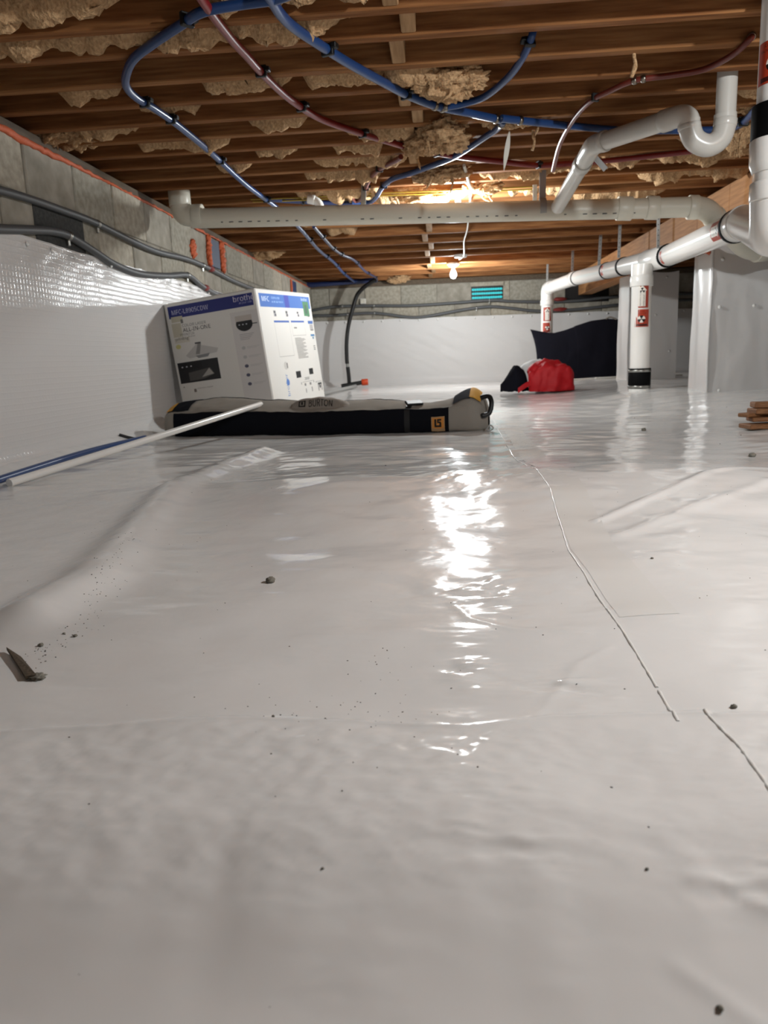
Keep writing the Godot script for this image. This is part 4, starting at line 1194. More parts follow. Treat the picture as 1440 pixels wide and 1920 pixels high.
func insulation() -> void:
	var g := "torn insulation batts showing between the joists"
	# x0, x1, near joist far edge, next joist near edge, sag
	var rows := [
		[-0.55, -0.10, -1.87, -2.0, 0.05], [-1.3, -0.70, -1.87, -2.0, 0.04],
		[-1.32, -0.10, -2.036, -2.157, 0.05], [-1.15, -0.92, -2.40, -2.552, 0.03], [-0.72, -0.40, -2.40, -2.552, 0.03], [-0.40, -0.12, -2.40, -2.552, 0.03],
		[-0.98, -0.74, -2.59, -2.742, 0.035], [-0.15, 0.02, -2.40, -2.552, 0.05],
		[-1.28, -1.0, -2.78, -2.932, 0.03], [-0.66, -0.42, -2.78, -2.932, 0.04], [-1.15, -0.72, -2.97, -3.122, 0.04], [-0.35, -0.05, -2.97, -3.122, 0.05],
		[-0.72, -0.52, -3.16, -3.307, 0.04], [-0.42, -0.18, -3.16, -3.307, 0.05], [-0.95, -0.75, -3.345, -3.522, 0.03], [-0.55, -0.05, -3.345, -3.522, 0.05],
		[-0.62, -0.2, -3.56, -3.717, 0.06], [0.9, 1.7, -3.345, -3.522, 0.06], [0.62, 1.55, -3.56, -3.717, 0.06], [0.15, 0.9, -3.755, -3.902, 0.05], [0.9, 1.6, -3.94, -4.112, 0.05],
		[-0.75, -0.2, -3.94, -4.112, 0.06], [-0.55, -0.12, -4.15, -4.322, 0.06], [0.32, 0.75, -4.15, -4.322, 0.05], [0.6, 1.3, -4.36, -4.622, 0.06], [-0.85, -0.62, -4.66, -5.0, 0.02],
		[-0.72, -0.5, -5.045, -5.44, 0.03], [1.05, 1.4, -2.036, -2.157, 0.02], [1.0, 1.22, -2.78, -2.932, 0.05]]
	var i := 0
	for r in rows:
		var bay := 0
		for f in [-1.87, -2.036, -2.195, -2.40, -2.59, -2.78, -2.97, -3.16, -3.345, -3.56, -3.755, -3.94, -4.15, -4.36, -4.66, -5.045]:
			if r[2] < f - 0.05:
				bay += 1
		var mid: float = (r[0] + r[1]) / 2.0
		var side: String = "by the left wall" if mid < -1.0 else "left of the blocking" if mid < -0.6 else "just left of the blocking row" if mid < -0.3 else "under the blocking row" if mid < -0.1 else "at the blocking row" if mid < 0.05 else "right of the blocking row" if mid < 0.75 else "towards the right"
		wool("insulation sagging %s, %s joist bay from the top" % [side, ["first", "second", "third", "fourth", "fifth", "sixth", "seventh", "eighth", "ninth", "tenth", "eleventh", "twelfth", "thirteenth", "fourteenth", "fifteenth", "sixteenth"][bay]], batt(r[0], r[1], r[2] - 0.001, r[3] + 0.001, r[4], i * 3.3 + 1.0), g)
		i += 1
	wool("big pinkish wad of insulation pushed up right of the blocking near the top", wad(Vector3(0.056, 1.170, -2.529), Vector3(0.085, 0.035, 0.06), 1.0))
	wool("ball of coarse insulation stuffed against the joist above the middle tee", wad(Vector3(0.091, 1.175, -2.489), Vector3(0.035, 0.022, 0.03), 9.0, 0))
	wool("wad of insulation hanging just right of the middle tube tee", wad(Vector3(0.303, 1.190, -2.989), Vector3(0.075, 0.03, 0.05), 2.0))
	wool("hanging clump of insulation left of the middle tube tee", wad(Vector3(0.049, 1.155, -3.016), Vector3(0.085, 0.04, 0.08), 3.0, 8))
	wool("clump of insulation drooping where the red tube crosses behind", wad(Vector3(-0.027, 1.150, -3.175), Vector3(0.06, 0.03, 0.05), 4.0, 6))
	wool("stringy clump of insulation above the drain pipe left of the bulb", wad(Vector3(0.002, 1.150, -3.684), Vector3(0.09, 0.03, 0.06), 5.0, 10))
	wool("frayed insulation lit brightly beside the half hidden bulb", wad(Vector3(0.235, 1.155, -4.039), Vector3(0.07, 0.025, 0.05), 6.0, 8))
	wool("low ragged insulation left of the half hidden bulb", wad(Vector3(-0.122, 1.155, -4.125), Vector3(0.14, 0.025, 0.05), 7.0, 4))
	wool("ragged insulation in the corner where the joists meet the left wall", wad(Vector3(-1.386, 1.200, -2.918), Vector3(0.10, 0.04, 0.07), 8.0, 6))
	wool("insulation tuft behind the riser of the trap pipe", wad(Vector3(1.154, 1.130, -3.190), Vector3(0.025, 0.05, 0.025), 10.0, 6))
	wool("insulation clump in the bay right of the trap riser", wad(Vector3(1.117, 1.190, -3.013), Vector3(0.08, 0.025, 0.05), 11.0, 2))
	wool("insulation tuft drooping over the left sill beyond the sealed vent", wad(Vector3(-1.333, 1.190, -6.079), Vector3(0.12, 0.05, 0.12), 12.0, 4))
	wool("pale tuft of insulation hanging near the far bulb row", wad(Vector3(-0.417, 1.160, -8.491), Vector3(0.10, 0.03, 0.05), 13.0, 3))
	for q in [[Vector3(0.561, 1.150, -2.391), "tiny shred of insulation hanging from a joist at upper right"], [Vector3(0.369, 1.140, -3.096), "small curl of insulation hanging right of the tee"]]:
		var st := begin()
		var p: Vector3 = q[0]
		tube(st, curve([p + Vector3(0, 0.02, 0), p, p + Vector3(0.004, -0.02, 0), p + Vector3(-0.004, -0.05, 0)], 4), 0.006, 6, true, 0.004)
		wool(q[1], st)
	var ps := begin()
	var ptop := Vector3(0.272, 1.135, -2.994)
	surface(ps, 10, 2, func(u, v): return ptop + Vector3((v - 0.5) * 0.018 * sin(PI * clampf(u * 0.9 + 0.07, 0.0, 1.0)) - 0.02 * u, -0.13 * u, 0.006 * sin(u * 5.0)))
	var pm := part("paper_shred", ps, M.cable)
	tag(pm, "long pale shred of facing paper hanging below the middle tee", "paper")

# ---------------------------------------------------------------- the carton
func face_print(front: bool) -> Image:
	var w := 512 if front else 700
	var h := 640
	var im := Image.create(w, h, false, Image.FORMAT_RGB8)
	im.fill(Color(0.83, 0.82, 0.80))
	var ink := Color(0.10, 0.10, 0.11)
	var pale := Color(0.60, 0.60, 0.60)
	if front:
		im.fill_rect(Rect2i(14, 12, 486, 62), Color(0.10, 0.14, 0.42))
		print_text(im, "brother", 392, 46, 36, Color(0.80, 0.78, 0.84), 1.1)
		print_text(im, "at your side", 420, 62, 14, Color(0.66, 0.66, 0.78))
		print_text(im, "MFC-L8905CDW", 34, 56, 30, Color(0.72, 0.72, 0.80), 1.0)
		im.fill_rect(Rect2i(360, 100, 152, 540), Color(0.79, 0.78, 0.77))
		im.fill_rect(Rect2i(24, 66, 66, 34), Color(0.72, 0.70, 0.62))
		im.fill_rect(Rect2i(20, 108, 54, 92), Color(0.74, 0.72, 0.65))
		im.fill_rect(Rect2i(76, 86, 14, 26), Color(0.45, 0.44, 0.43))
		print_text(im, "COLOR LASER", 80, 138, 24, Color(0.42, 0.42, 0.43), 0.95)
		print_text(im, "ALL-IN-ONE", 80, 172, 34, ink, 0.9)
		print_text(im, "PRINTER", 60, 196, 22, Color(0.45, 0.45, 0.45))
		print_text(im, "wireless  duplex", 44, 214, 14, Color(0.5, 0.5, 0.5))
		im.fill_rect(Rect2i(20, 206, 90, 34), Color(0.78, 0.76, 0.71))
		print_text(im, "printing", 28, 228, 22, Color(0.3, 0.3, 0.3))
		disc(im, Vector2(36, 264), 15, Color(0.76, 0.74, 0.5))
		# photograph of paper trays, then of the dark front with a sheet coming out
		fill_poly(im, PackedVector2Array([Vector2(70, 330), Vector2(140, 262), Vector2(262, 310), Vector2(250, 336), Vector2(90, 352)]), Color(0.72, 0.71, 0.70))
		fill_poly(im, PackedVector2Array([Vector2(128, 330), Vector2(150, 256), Vector2(170, 256), Vector2(152, 332)]), Color(0.52, 0.51, 0.50))
		im.fill_rect(Rect2i(134, 252, 34, 10), Color(0.25, 0.25, 0.26))
		fill_poly(im, PackedVector2Array([Vector2(126, 340), Vector2(210, 334), Vector2(196, 356), Vector2(140, 358)]), Color(0.5, 0.5, 0.5))
		im.fill_rect(Rect2i(10, 372, 238, 142), Color(0.09, 0.09, 0.10))
		im.fill_rect(Rect2i(20, 384, 130, 40), Color(0.05, 0.05, 0.06))
		for k in 3:
			disc(im, Vector2(36 + k * 26, 404), 5, Color(0.7, 0.7, 0.72))
		fill_poly(im, PackedVector2Array([Vector2(66, 446), Vector2(196, 430), Vector2(216, 476), Vector2(150, 500), Vector2(66, 504)]), Color(0.30, 0.29, 0.28))
		fill_poly(im, PackedVector2Array([Vector2(190, 432), Vector2(212, 474), Vector2(140, 488)]), Color(0.6, 0.59, 0.57))
		im.fill_rect(Rect2i(80, 560, 14, 22), Color(0.45, 0.40, 0.38))
		print_text(im, "automatic duplex", 100, 566, 12, Color(0.5, 0.48, 0.47))
		im.fill_rect(Rect2i(20, 536, 8, 6), Color(0.4, 0.4, 0.4))
		disc(im, Vector2(430, 176), 46, Color(0.70, 0.66, 0.63))
		disc(im, Vector2(430, 184), 46, Color(0.09, 0.09, 0.10))
		im.fill_rect(Rect2i(384, 128, 92, 36), Color(0.72, 0.69, 0.66))
		for k in 3:
			disc(im, Vector2(402 + k * 20, 186), 4, Color(0.75, 0.75, 0.78))
		im.fill_rect(Rect2i(474, 186, 28, 5), ink)
		for k in 4:
			im.fill_rect(Rect2i(394, 248 + k * 11, 80 - k * 9, 3), Color(0.55, 0.55, 0.58))
		for k in 5:
			disc(im, Vector2(404, 338 + k * 60), 11, Color(0.68, 0.68, 0.68) if k < 2 else Color(0.30, 0.30, 0.38))
			im.fill_rect(Rect2i(424, 332 + k * 60, 70, 3), Color(0.7, 0.7, 0.7))
			im.fill_rect(Rect2i(424, 340 + k * 60, 54, 3), Color(0.7, 0.7, 0.7))
	else:
		im.fill_rect(Rect2i(26, 18, 662, 76), Color(0.10, 0.36, 0.68))
		im.fill_rect(Rect2i(330, 18, 60, 76), Color(0.05, 0.15, 0.60))
		print_text(im, "MFC", 56, 62, 38, Color(0.86, 0.90, 0.95), 1.2)
		print_text(im, "COLOR LASER", 168, 46, 17, Color(0.7, 0.8, 0.92))
		print_text(im, "ALL-IN-ONE PRINTER", 168, 68, 15, Color(0.7, 0.8, 0.92))
		print_text(im, "brother", 566, 46, 26, Color(0.86, 0.90, 0.95))
		for k in 4:
			var x := 168 + k * 152
			im.fill_rect(Rect2i(x, 112, 28, 36), pale if k != 2 else Color(0.8, 0.78, 0.78))
			im.fill_rect(Rect2i(x + 3, 116, 22, 12), Color(0.2, 0.2, 0.22))
			im.fill_rect(Rect2i(x + 12, 132, 18, 14), Color(0.25, 0.25, 0.3))
		im.fill_rect(Rect2i(578, 50, 84, 92), Color(0.05, 0.42, 0.20))
		im.fill_rect(Rect2i(600, 70, 34, 56), Color(0.03, 0.28, 0.14))
		im.fill_rect(Rect2i(156, 172, 194, 11), Color(0.12, 0.30, 0.62))
		im.fill_rect(Rect2i(374, 172, 186, 11), Color(0.12, 0.30, 0.62))
		for q in [[156, 183, 2, 200], [348, 183, 2, 200], [156, 383, 194, 3], [374, 183, 2, 80], [558, 183, 2, 80], [374, 262, 186, 3]]:
			im.fill_rect(Rect2i(q[0], q[1], q[2], q[3]), Color(0.62, 0.61, 0.6))
		im.fill_rect(Rect2i(404, 212, 40, 8), Color(0.4, 0.4, 0.38))
		for k in 22:
			im.fill_rect(Rect2i(392 + (k / 8) * 4, 278 + k * 6, 90 + int(60 * absf(sin(k * 2.3))), 3), Color(0.45, 0.44, 0.43))
		im.fill_rect(Rect2i(616, 172, 74, 20), Color(0.12, 0.33, 0.62))
		im.fill_rect(Rect2i(634, 196, 50, 38), Color(0.62, 0.61, 0.61))
		im.fill_rect(Rect2i(640, 230, 44, 5), Color(0.25, 0.25, 0.25))
		im.fill_rect(Rect2i(628, 260, 60, 12), Color(0.14, 0.42, 0.62))
		im.fill_rect(Rect2i(650, 276, 22, 14), Color(0.35, 0.5, 0.6))
		for k in 3:
			im.fill_rect(Rect2i(646, 334 + k * 11, 26, 5), Color(0.3, 0.3, 0.3))
		disc(im, Vector2(214, 440), 24, Color(0.74, 0.73, 0.71))
		im.fill_rect(Rect2i(226, 424, 14, 32), Color(0.45, 0.44, 0.43))
		im.fill_rect(Rect2i(330, 484, 66, 40), Color(0.03, 0.05, 0.05))
		im.fill_rect(Rect2i(520, 478, 60, 38), Color(0.05, 0.06, 0.06))
		print_text(im, "brother", 214, 622, 40, Color(0.30, 0.45, 0.70), 1.0, 1)
		disc(im, Vector2(208, 540), 20, Color(0.30, 0.45, 0.70))
		for q in [[380, 556, 8, 14], [560, 556, 8, 14], [440, 530, 70, 3], [446, 536, 60, 3], [436, 542, 70, 3], [400, 556, 150, 2], [424, 566, 24, 16], [500, 566, 24, 16], [432, 600, 10, 26], [520, 596, 12, 30]]:
			im.fill_rect(Rect2i(q[0], q[1], q[2], q[3]), Color(0.45, 0.45, 0.45))
		im.fill_rect(Rect2i(622, 580, 60, 52), Color(0.2, 0.2, 0.2))
		im.fill_rect(Rect2i(630, 592, 44, 40), Color(0.80, 0.79, 0.78))
		disc(im, Vector2(652, 604), 12, Color(0.22, 0.22, 0.22))
		print_text(im, "MADE FOR OFFICE", 590, 576, 12, Color(0.4, 0.4, 0.4))
	# the print fills the upper part of the panel; the lower part is plain
	var keep := 76 if front else 0
	var k := 0.77 if front else 0.90
	var low := im.get_region(Rect2i(0, keep, w, h - keep))
	low.resize(w, int((h - keep) * k), Image.INTERPOLATE_BILINEAR)
	im.fill_rect(Rect2i(0, keep, w, h - keep), Color(0.83, 0.82, 0.80))
	if front:
		im.fill_rect(Rect2i(360, keep, 152, h - keep), Color(0.79, 0.78, 0.77))
	im.blit_rect(low, Rect2i(0, 0, w, low.get_height()), Vector2i(0, keep))
	return im

func carton() -> void:
	var bx := Vector3(0.974, 0.099, 0.201).normalized()
	var by := Vector3(-0.104, 0.994, 0.010)
	by = (by - bx * by.dot(bx)).normalized()
	var bz := bx.cross(by)
	var b := Basis(bx, by, bz)
	var k := Vector3(-0.867, 0.704, -3.748)
	var top := k            # the front right top corner
	var size := Vector3(0.50, 0.615, 0.73)
	var t := thing("printer_carton", "white and blue printed cardboard printer carton leaning on the left wall", "box")
	var centre := top + b * Vector3(-size.x / 2, -size.y / 2, -size.z / 2)
	t.position = centre + b * Vector3(0, -size.y / 2, 0)
	t.basis = b
	var st := begin(false)
	box(st, at(Vector3(0, size.y / 2, 0)), size, 0.005)
	part("carton_body", st, M.carton, t)
	var f := begin()
	surface(f, 1, 1, func(u, v): return Vector3((u - 0.5) * (size.x - 0.012), 0.006 + v * (size.y - 0.012), size.z / 2 + 0.0006))
	part("printed_panel", f, printed(face_print(true), 0.5), t, "front panel with dark blue band and printer picture")
	var s := begin()
	surface(s, 1, 1, func(u, v): return Vector3(size.x / 2 + 0.0006, 0.006 + v * (size.y - 0.012), size.z / 2 - 0.006 - u * (size.z - 0.012)))
	part("printed_panel", s, printed(face_print(false), 0.5), t, "side panel with light blue band and small diagrams")

# ---------------------------------------------------------------- the long bag
func board_bag() -> void:
	var a := Vector3(-1.235, 0, -3.30)
	var b := Vector3(0.185, 0, -3.10)
	var ux := (b - a).normalized()
	var uz := Vector3(ux.z, 0, -ux.x)   # away from the camera
	if uz.z > 0:
		uz = -uz
	var len_ := a.distance_to(b)
	var t := thing("board_bag", "long flat black and grey padded board bag lying across the ground", "bag")
	# cross-section: how far back and how high, by angle 0..1 from front foot over the top to the back foot
	var prof := [Vector2(0.012, 0.0), Vector2(0.0, 0.012), Vector2(-0.004, 0.05), Vector2(0.004, 0.092), Vector2(0.018, 0.101), Vector2(0.06, 0.118), Vector2(0.13, 0.130), Vector2(0.20, 0.124), Vector2(0.26, 0.09), Vector2(0.28, 0.04), Vector2(0.27, 0.0)]
	var f := func(s: float, v: float) -> Vector3:
		var e := v * (prof.size() - 1)
		var i := mini(int(e), prof.size() - 2)
		var p0: Vector2 = prof[maxi(i - 1, 0)]
		var p1: Vector2 = prof[i]
		var p2: Vector2 = prof[i + 1]
		var p3: Vector2 = prof[mini(i + 2, prof.size() - 1)]
		var p := p1.cubic_interpolate(p2, p0, p3, e - i)
		# plan outline rounds off at the ends, height swells at the left and at the right end
		var en := minf(s, 1.0 - s)
		var rnd := sqrt(clampf(1.0 - pow(1.0 - clampf(en / 0.055, 0.0, 1.0), 2.2), 0.0, 1.0))
		var hh := 1.0 + 0.16 * exp(-pow((s - 0.17) / 0.13, 2.0)) - 0.13 * exp(-pow((s - 0.80) / 0.09, 2.0)) + 0.26 * exp(-pow((s - 0.95) / 0.045, 2.0))
		if v < 0.35:
			hh = lerpf(1.0, hh, 0.12 + 0.5 * v)
		var back := 0.14 + (p.x - 0.14) * (0.35 + 0.65 * rnd)
		var y := p.y * hh * (0.55 + 0.45 * rnd)
		var x := s * len_
		var w := a + ux * x + uz * back
		var pk := 0.005 * n2.get_noise_2d(x * 120.0, v * 140.0) * smoothstep(0.2, 0.45, v) + 0.003 * n3.get_noise_2d(x * 14.0, v * 6.0)
		return Vector3(w.x, maxf(fh(w.x, w.z), 0.02) + 0.001 + y + pk, w.z)
	var panel := func(called: String, s0: float, s1: float, v0: float, v1: float, m: Material, out: float, label: String) -> void:
		var st := begin()
		var ns := maxi(4, int((s1 - s0) * 130.0))
		var nv := maxi(3, int((v1 - v0) * 44.0))
		surface(st, ns, nv, func(u, w):
			var s := lerpf(s0, s1, u)
			var v := lerpf(v0, v1, w)
			var p: Vector3 = f.call(s, v)
			if out > 0.0:
				var c: Vector3 = a + ux * (s * len_) + uz * 0.14 + Vector3(0, 0.09, 0)
				p += (p - c).normalized() * out
			return p)
		part(called, st, m, t, label)
	panel.call("shell", 0.0, 1.0, 0.0, 1.0, M.canvas, 0.0, "grey canvas shell")
	panel.call("front_panel", 0.055, 0.895, 0.02, 0.335, M.canvas_black, 0.003, "black canvas front panel")
	panel.call("back_panel", 0.08, 0.75, 0.66, 0.72, M.canvas_black, 0.003, "black zip strip along the top")
	panel.call("end_patch", 0.03, 0.10, 0.40, 0.80, M.canvas_black, 0.004, "black patch at the left end")
	panel.call("end_patch", 0.012, 0.045, 0.42, 0.56, M.cloth_yellow, 0.006, "yellow patch at the left end")
	panel.call("end_patch", 0.905, 0.955, 0.40, 0.70, M.canvas_black, 0.006, "black pocket at the right end")
	panel.call("end_patch", 0.952, 0.982, 0.42, 0.66, M.cloth_yellow, 0.008, "yellow flash beside the black pocket")
	panel.call("side_strap", 0.768, 0.784, 0.03, 0.70, M.black, 0.006, "black webbing strap")
	panel.call("piping", 0.055, 0.895, 0.333, 0.342, M.black, 0.005, "black piping")
	# carry handle at the right end, and a webbing tab on the side strap
	var hp: Vector3 = f.call(0.985, 0.36)
	part("end_handle", tubed(curve([hp + Vector3(0.0, 0.03, -0.03), hp + Vector3(0.03, 0.035, -0.02), hp + Vector3(0.04, 0.01, 0.0), hp + Vector3(0.03, -0.03, 0.01), hp + Vector3(0.0, -0.04, 0.02)]), 0.010, 10), M.black, t)
	var ring: Vector3 = on_floor(hp.x + 0.03, -3.1, 0.012)
	part("ring", tubed(curve([ring + Vector3(-0.014, -0.006, 0), ring + Vector3(0, 0.012, 0), ring + Vector3(0.014, 0.0, 0), ring + Vector3(0, -0.010, 0), ring + Vector3(-0.012, -0.006, 0)]), 0.003, 8), M.galv, t)
	var bp: Vector3 = f.call(0.79, 0.50)
	var bs := begin(false)
	box(bs, Transform3D(Basis(Vector3.UP, 0.5) * Basis(Vector3.RIGHT, 0.5), bp + Vector3(0, 0.014, 0)), Vector3(0.075, 0.012, 0.03), 0.004)
	part("buckle", bs, M.black, t)
	# grey flap with lettering, folded over the top
	var flap_at := func(u: float, w: float, lift: float) -> Vector3:
		var s := lerpf(0.425, 0.60, u)
		var p: Vector3 = f.call(s, 0.43)
		var top: float = 0.048 * pow(sin(PI * clampf(u * 0.86 + 0.10, 0.0, 1.0)), 0.6)
		var y := top * sin(minf(w * 1.25, 1.0) * PI / 2.0) - 0.02 * maxf(w - 0.8, 0.0)
		return p + Vector3(0, 0.004 + y + 0.003 * n3.get_noise_2d(u * 4.0, w * 3.0), -0.012 - 0.05 * w - 0.05 * maxf(w - 0.6, 0.0) + lift)
	var fl := begin()
	surface(fl, 30, 12, func(u, w):
		return flap_at.call(u, w, 0.0))
	var fm := part("flap", fl, grained(Color(0.48, 0.45, 0.42), Color(0.58, 0.55, 0.51), noise_image(128, 0.2, 5, 2), Vector3(14, 14, 14), 0.9), t, "grey flap with dark lettering")
	var lt := letter_tris("BURTON")
	var ls := begin()
	var sc := 0.030
	var put_on := func(q: Vector2) -> Vector3:
		return flap_at.call(clampf(q.x, 0.0, 1.0), clampf(q.y, 0.0, 1.0), 0.0015) + Vector3(0, 0.001, 0)
	for i in range(0, lt.size(), 3):
		var q := []
		for k in 3:
			q.append(put_on.call(Vector2(0.30 + lt[i + k].x * 0.112, 0.10 + lt[i + k].y * 0.46)))
		tri(ls, q[0], q[1], q[2], Vector3(0, 0.5, 1))
	for bar in [[0.12, 0.10, 0.24, 0.16], [0.12, 0.40, 0.24, 0.46], [0.12, 0.10, 0.14, 0.46], [0.22, 0.10, 0.24, 0.46], [0.165, 0.2, 0.195, 0.36]]:
		quad(ls, put_on.call(Vector2(bar[0], bar[1])), put_on.call(Vector2(bar[2], bar[1])), put_on.call(Vector2(bar[2], bar[3])), put_on.call(Vector2(bar[0], bar[3])), Vector3(0, 0.5, 1))
	part("lettering", ls, M.black, fm)
	# square logo tag
	var im := Image.create(96, 112, false, Image.FORMAT_RGB8)
	im.fill(Color(0.62, 0.50, 0.36))
	im.fill_rect(Rect2i(6, 6, 84, 72), Color(0.74, 0.48, 0.20))
	var ink := Color(0.03, 0.03, 0.03)
	for q in [[22, 14, 14, 48], [22, 54, 48, 14], [58, 36, 14, 32], [42, 14, 30, 11], [42, 30, 26, 10], [42, 14, 11, 26]]:
		im.fill_rect(Rect2i(q[0], q[1], q[2], q[3]), ink)
	var lg := begin()
	surface(lg, 6, 4, func(u, w):
		var s := lerpf(0.846, 0.884, u)
		var p: Vector3 = f.call(s, lerpf(0.06, 0.235, w))
		return p + Vector3(-ux.z, 0, ux.x).normalized() * 0.0065)
	part("logo_tag", lg, printed(im, 0.8), t, "small tan tag with a black emblem")
	# loose strap end on the ground at the left
	var sp := part("loose_strap", tubed(curve([on_floor(-1.335, -3.12, 0.006), on_floor(-1.27, -3.16, 0.007), on_floor(-1.2, -3.24, 0.008)]), 0.006, 8), M.black, t)
	sp.set_meta("label", "thin black strap end by the wall")

# ---------------------------------------------------------------- far things
func far_things() -> void:
	# big black cloth panel leaning at the back
	var bz := -7.62
	var t := thing("leaning_bag", "big flat black bag leaning against the far wall behind the red one", "bag", Vector3(1.40, 0.06, bz))
	var rim := [Vector2(-0.515, 0.507), Vector2(-0.415, 0.483), Vector2(-0.289, 0.463), Vector2(-0.189, 0.484), Vector2(-0.10, 0.512), Vector2(-0.09, 0.520), Vector2(0.06, 0.563), Vector2(0.209, 0.577), Vector2(0.337, 0.566), Vector2(0.50, 0.552)]
	for side in 2:
		var st := begin()
		surface(st, 60, 26, func(u, w):
			var e: float = u * (rim.size() - 1)
			var i := mini(int(e), rim.size() - 2)
			var q: Vector2 = rim[i].lerp(rim[i + 1], e - i)
			var y: float = w * q.y
			var edge := sin(PI * clampf(u, 0.0, 1.0)) * sin(PI * clampf(w, 0.0, 1.0))
			var x: float = q.x + 0.045 * (1.0 - u) * pow(sin(PI * clampf(w, 0.0, 1.0)), 0.8) + 0.03 * (1.0 - u) * (1.0 - w)
			return Vector3(x, y, -0.06 * w + 0.045 * pow(maxf(edge, 0.0), 0.5) * (1.0 if side == 0 else -0.5) + 0.016 * edge * n2.get_noise_2d(x * 90.0, y * 70.0 + side * 50.0)))
		part("front" if side == 0 else "back", st, M.cloth_black, t)
	part("top_loop", tubed(curve([Vector3(0.20, 0.572, -0.06), Vector3(0.24, 0.590, -0.065), Vector3(0.30, 0.568, -0.06)]), 0.008, 8), M.canvas, t)
	# red, white and black bag slumped on the ground
	var s := thing("slumped_bag", "crumpled red, white and black cloth bag slumped on the ground at the back", "bag", Vector3(0.78, 0.06, -6.0))
	var red := begin()
	surface(red, 40, 30, func(u, w):
		var th := lerpf(-0.5, PI + 0.5, u)
		var prof := sin(PI * clampf(w * 0.97 + 0.015, 0.0, 1.0))
		var x := 0.07 + lerpf(-0.175, 0.165, w)
		var rr := 0.115 * pow(prof, 0.16) * (1.0 - 0.12 * smoothstep(0.6, 1.0, w))
		var cr := 0.026 * n3.get_noise_3d(x * 9.0, th * 1.5, 4.0)
		var sq := pow(maxf(absf(sin(th)), absf(cos(th))), -0.75)
		return Vector3(x + 0.03 * sin(th) * (w - 0.2) - 0.03 * maxf(sin(th), 0.0) * w, maxf(0.0, (rr + cr) * sin(th) * sq * 1.85 + 0.005), (rr + cr) * cos(th) * sq * 1.1))
	part("red_body", red, M.cloth_red, s, "bright red fabric")
	var wh := begin()
	surface(wh, 24, 16, func(u, w):
		var x := lerpf(-0.20, 0.16, u)
		var th := lerpf(0.1, PI - 0.1, w)
		var rr := 0.11 * pow(sin(PI * clampf(u * 0.9 + 0.08, 0.0, 1.0)), 0.5)
		return Vector3(x, rr * sin(th) * 2.1 + 0.008 + 0.01 * n3.get_noise_2d(u * 5.0, w * 5.0), -0.09 + rr * cos(th) * 1.1))
	part("white_body", wh, M.cloth_white, s, "white fabric behind")
	var bk := begin()
	surface(bk, 24, 16, func(u, w):
		var x := lerpf(-0.31, -0.10, u)
		var th := lerpf(0.0, PI, w)
		var rr := lerpf(0.05, 0.105, smoothstep(0.0, 0.6, u)) * pow(sin(PI * clampf(u * 0.92 + 0.06, 0.0, 1.0)), 0.4)
		return Vector3(x, rr * sin(th) * 1.9 + 0.005 + 0.01 * n3.get_noise_2d(u * 6.0, w * 5.0), -0.02 + rr * cos(th)))
	part("black_body", bk, M.cloth_black, s, "black end")
	var stp := begin()
	surface(stp, 14, 3, func(u, w):
		return Vector3(lerpf(-0.19, 0.0, u), 0.012 + 0.03 * sin(PI * u) + 0.045 * u + (w - 0.5) * 0.04, 0.11 - 0.03 * u + 0.004 * sin(u * 9.0)))
	part("red_strap", stp, M.cloth_red, s)
	# thin boards on the ground under and beside it
	for q in [[Vector3(1.28, 0, -7.15), Vector3(0.62, 0.014, 0.09), 0.05, "flat white board on the ground in front of the black bag"], [Vector3(1.75, 0, -7.0), Vector3(0.75, 0.012, 0.05), 0.02, "thin dark edged strip on the ground at the foot of the farther pier"]]:
		var st := begin(false)
		box(st, at(Vector3.ZERO, q[2]), q[1], 0.003)
		var mi := part("loose_board", st, M.paint)
		mi.position = on_floor(q[0].x, q[0].z, 0.008)
		tag(mi, q[3], "board")

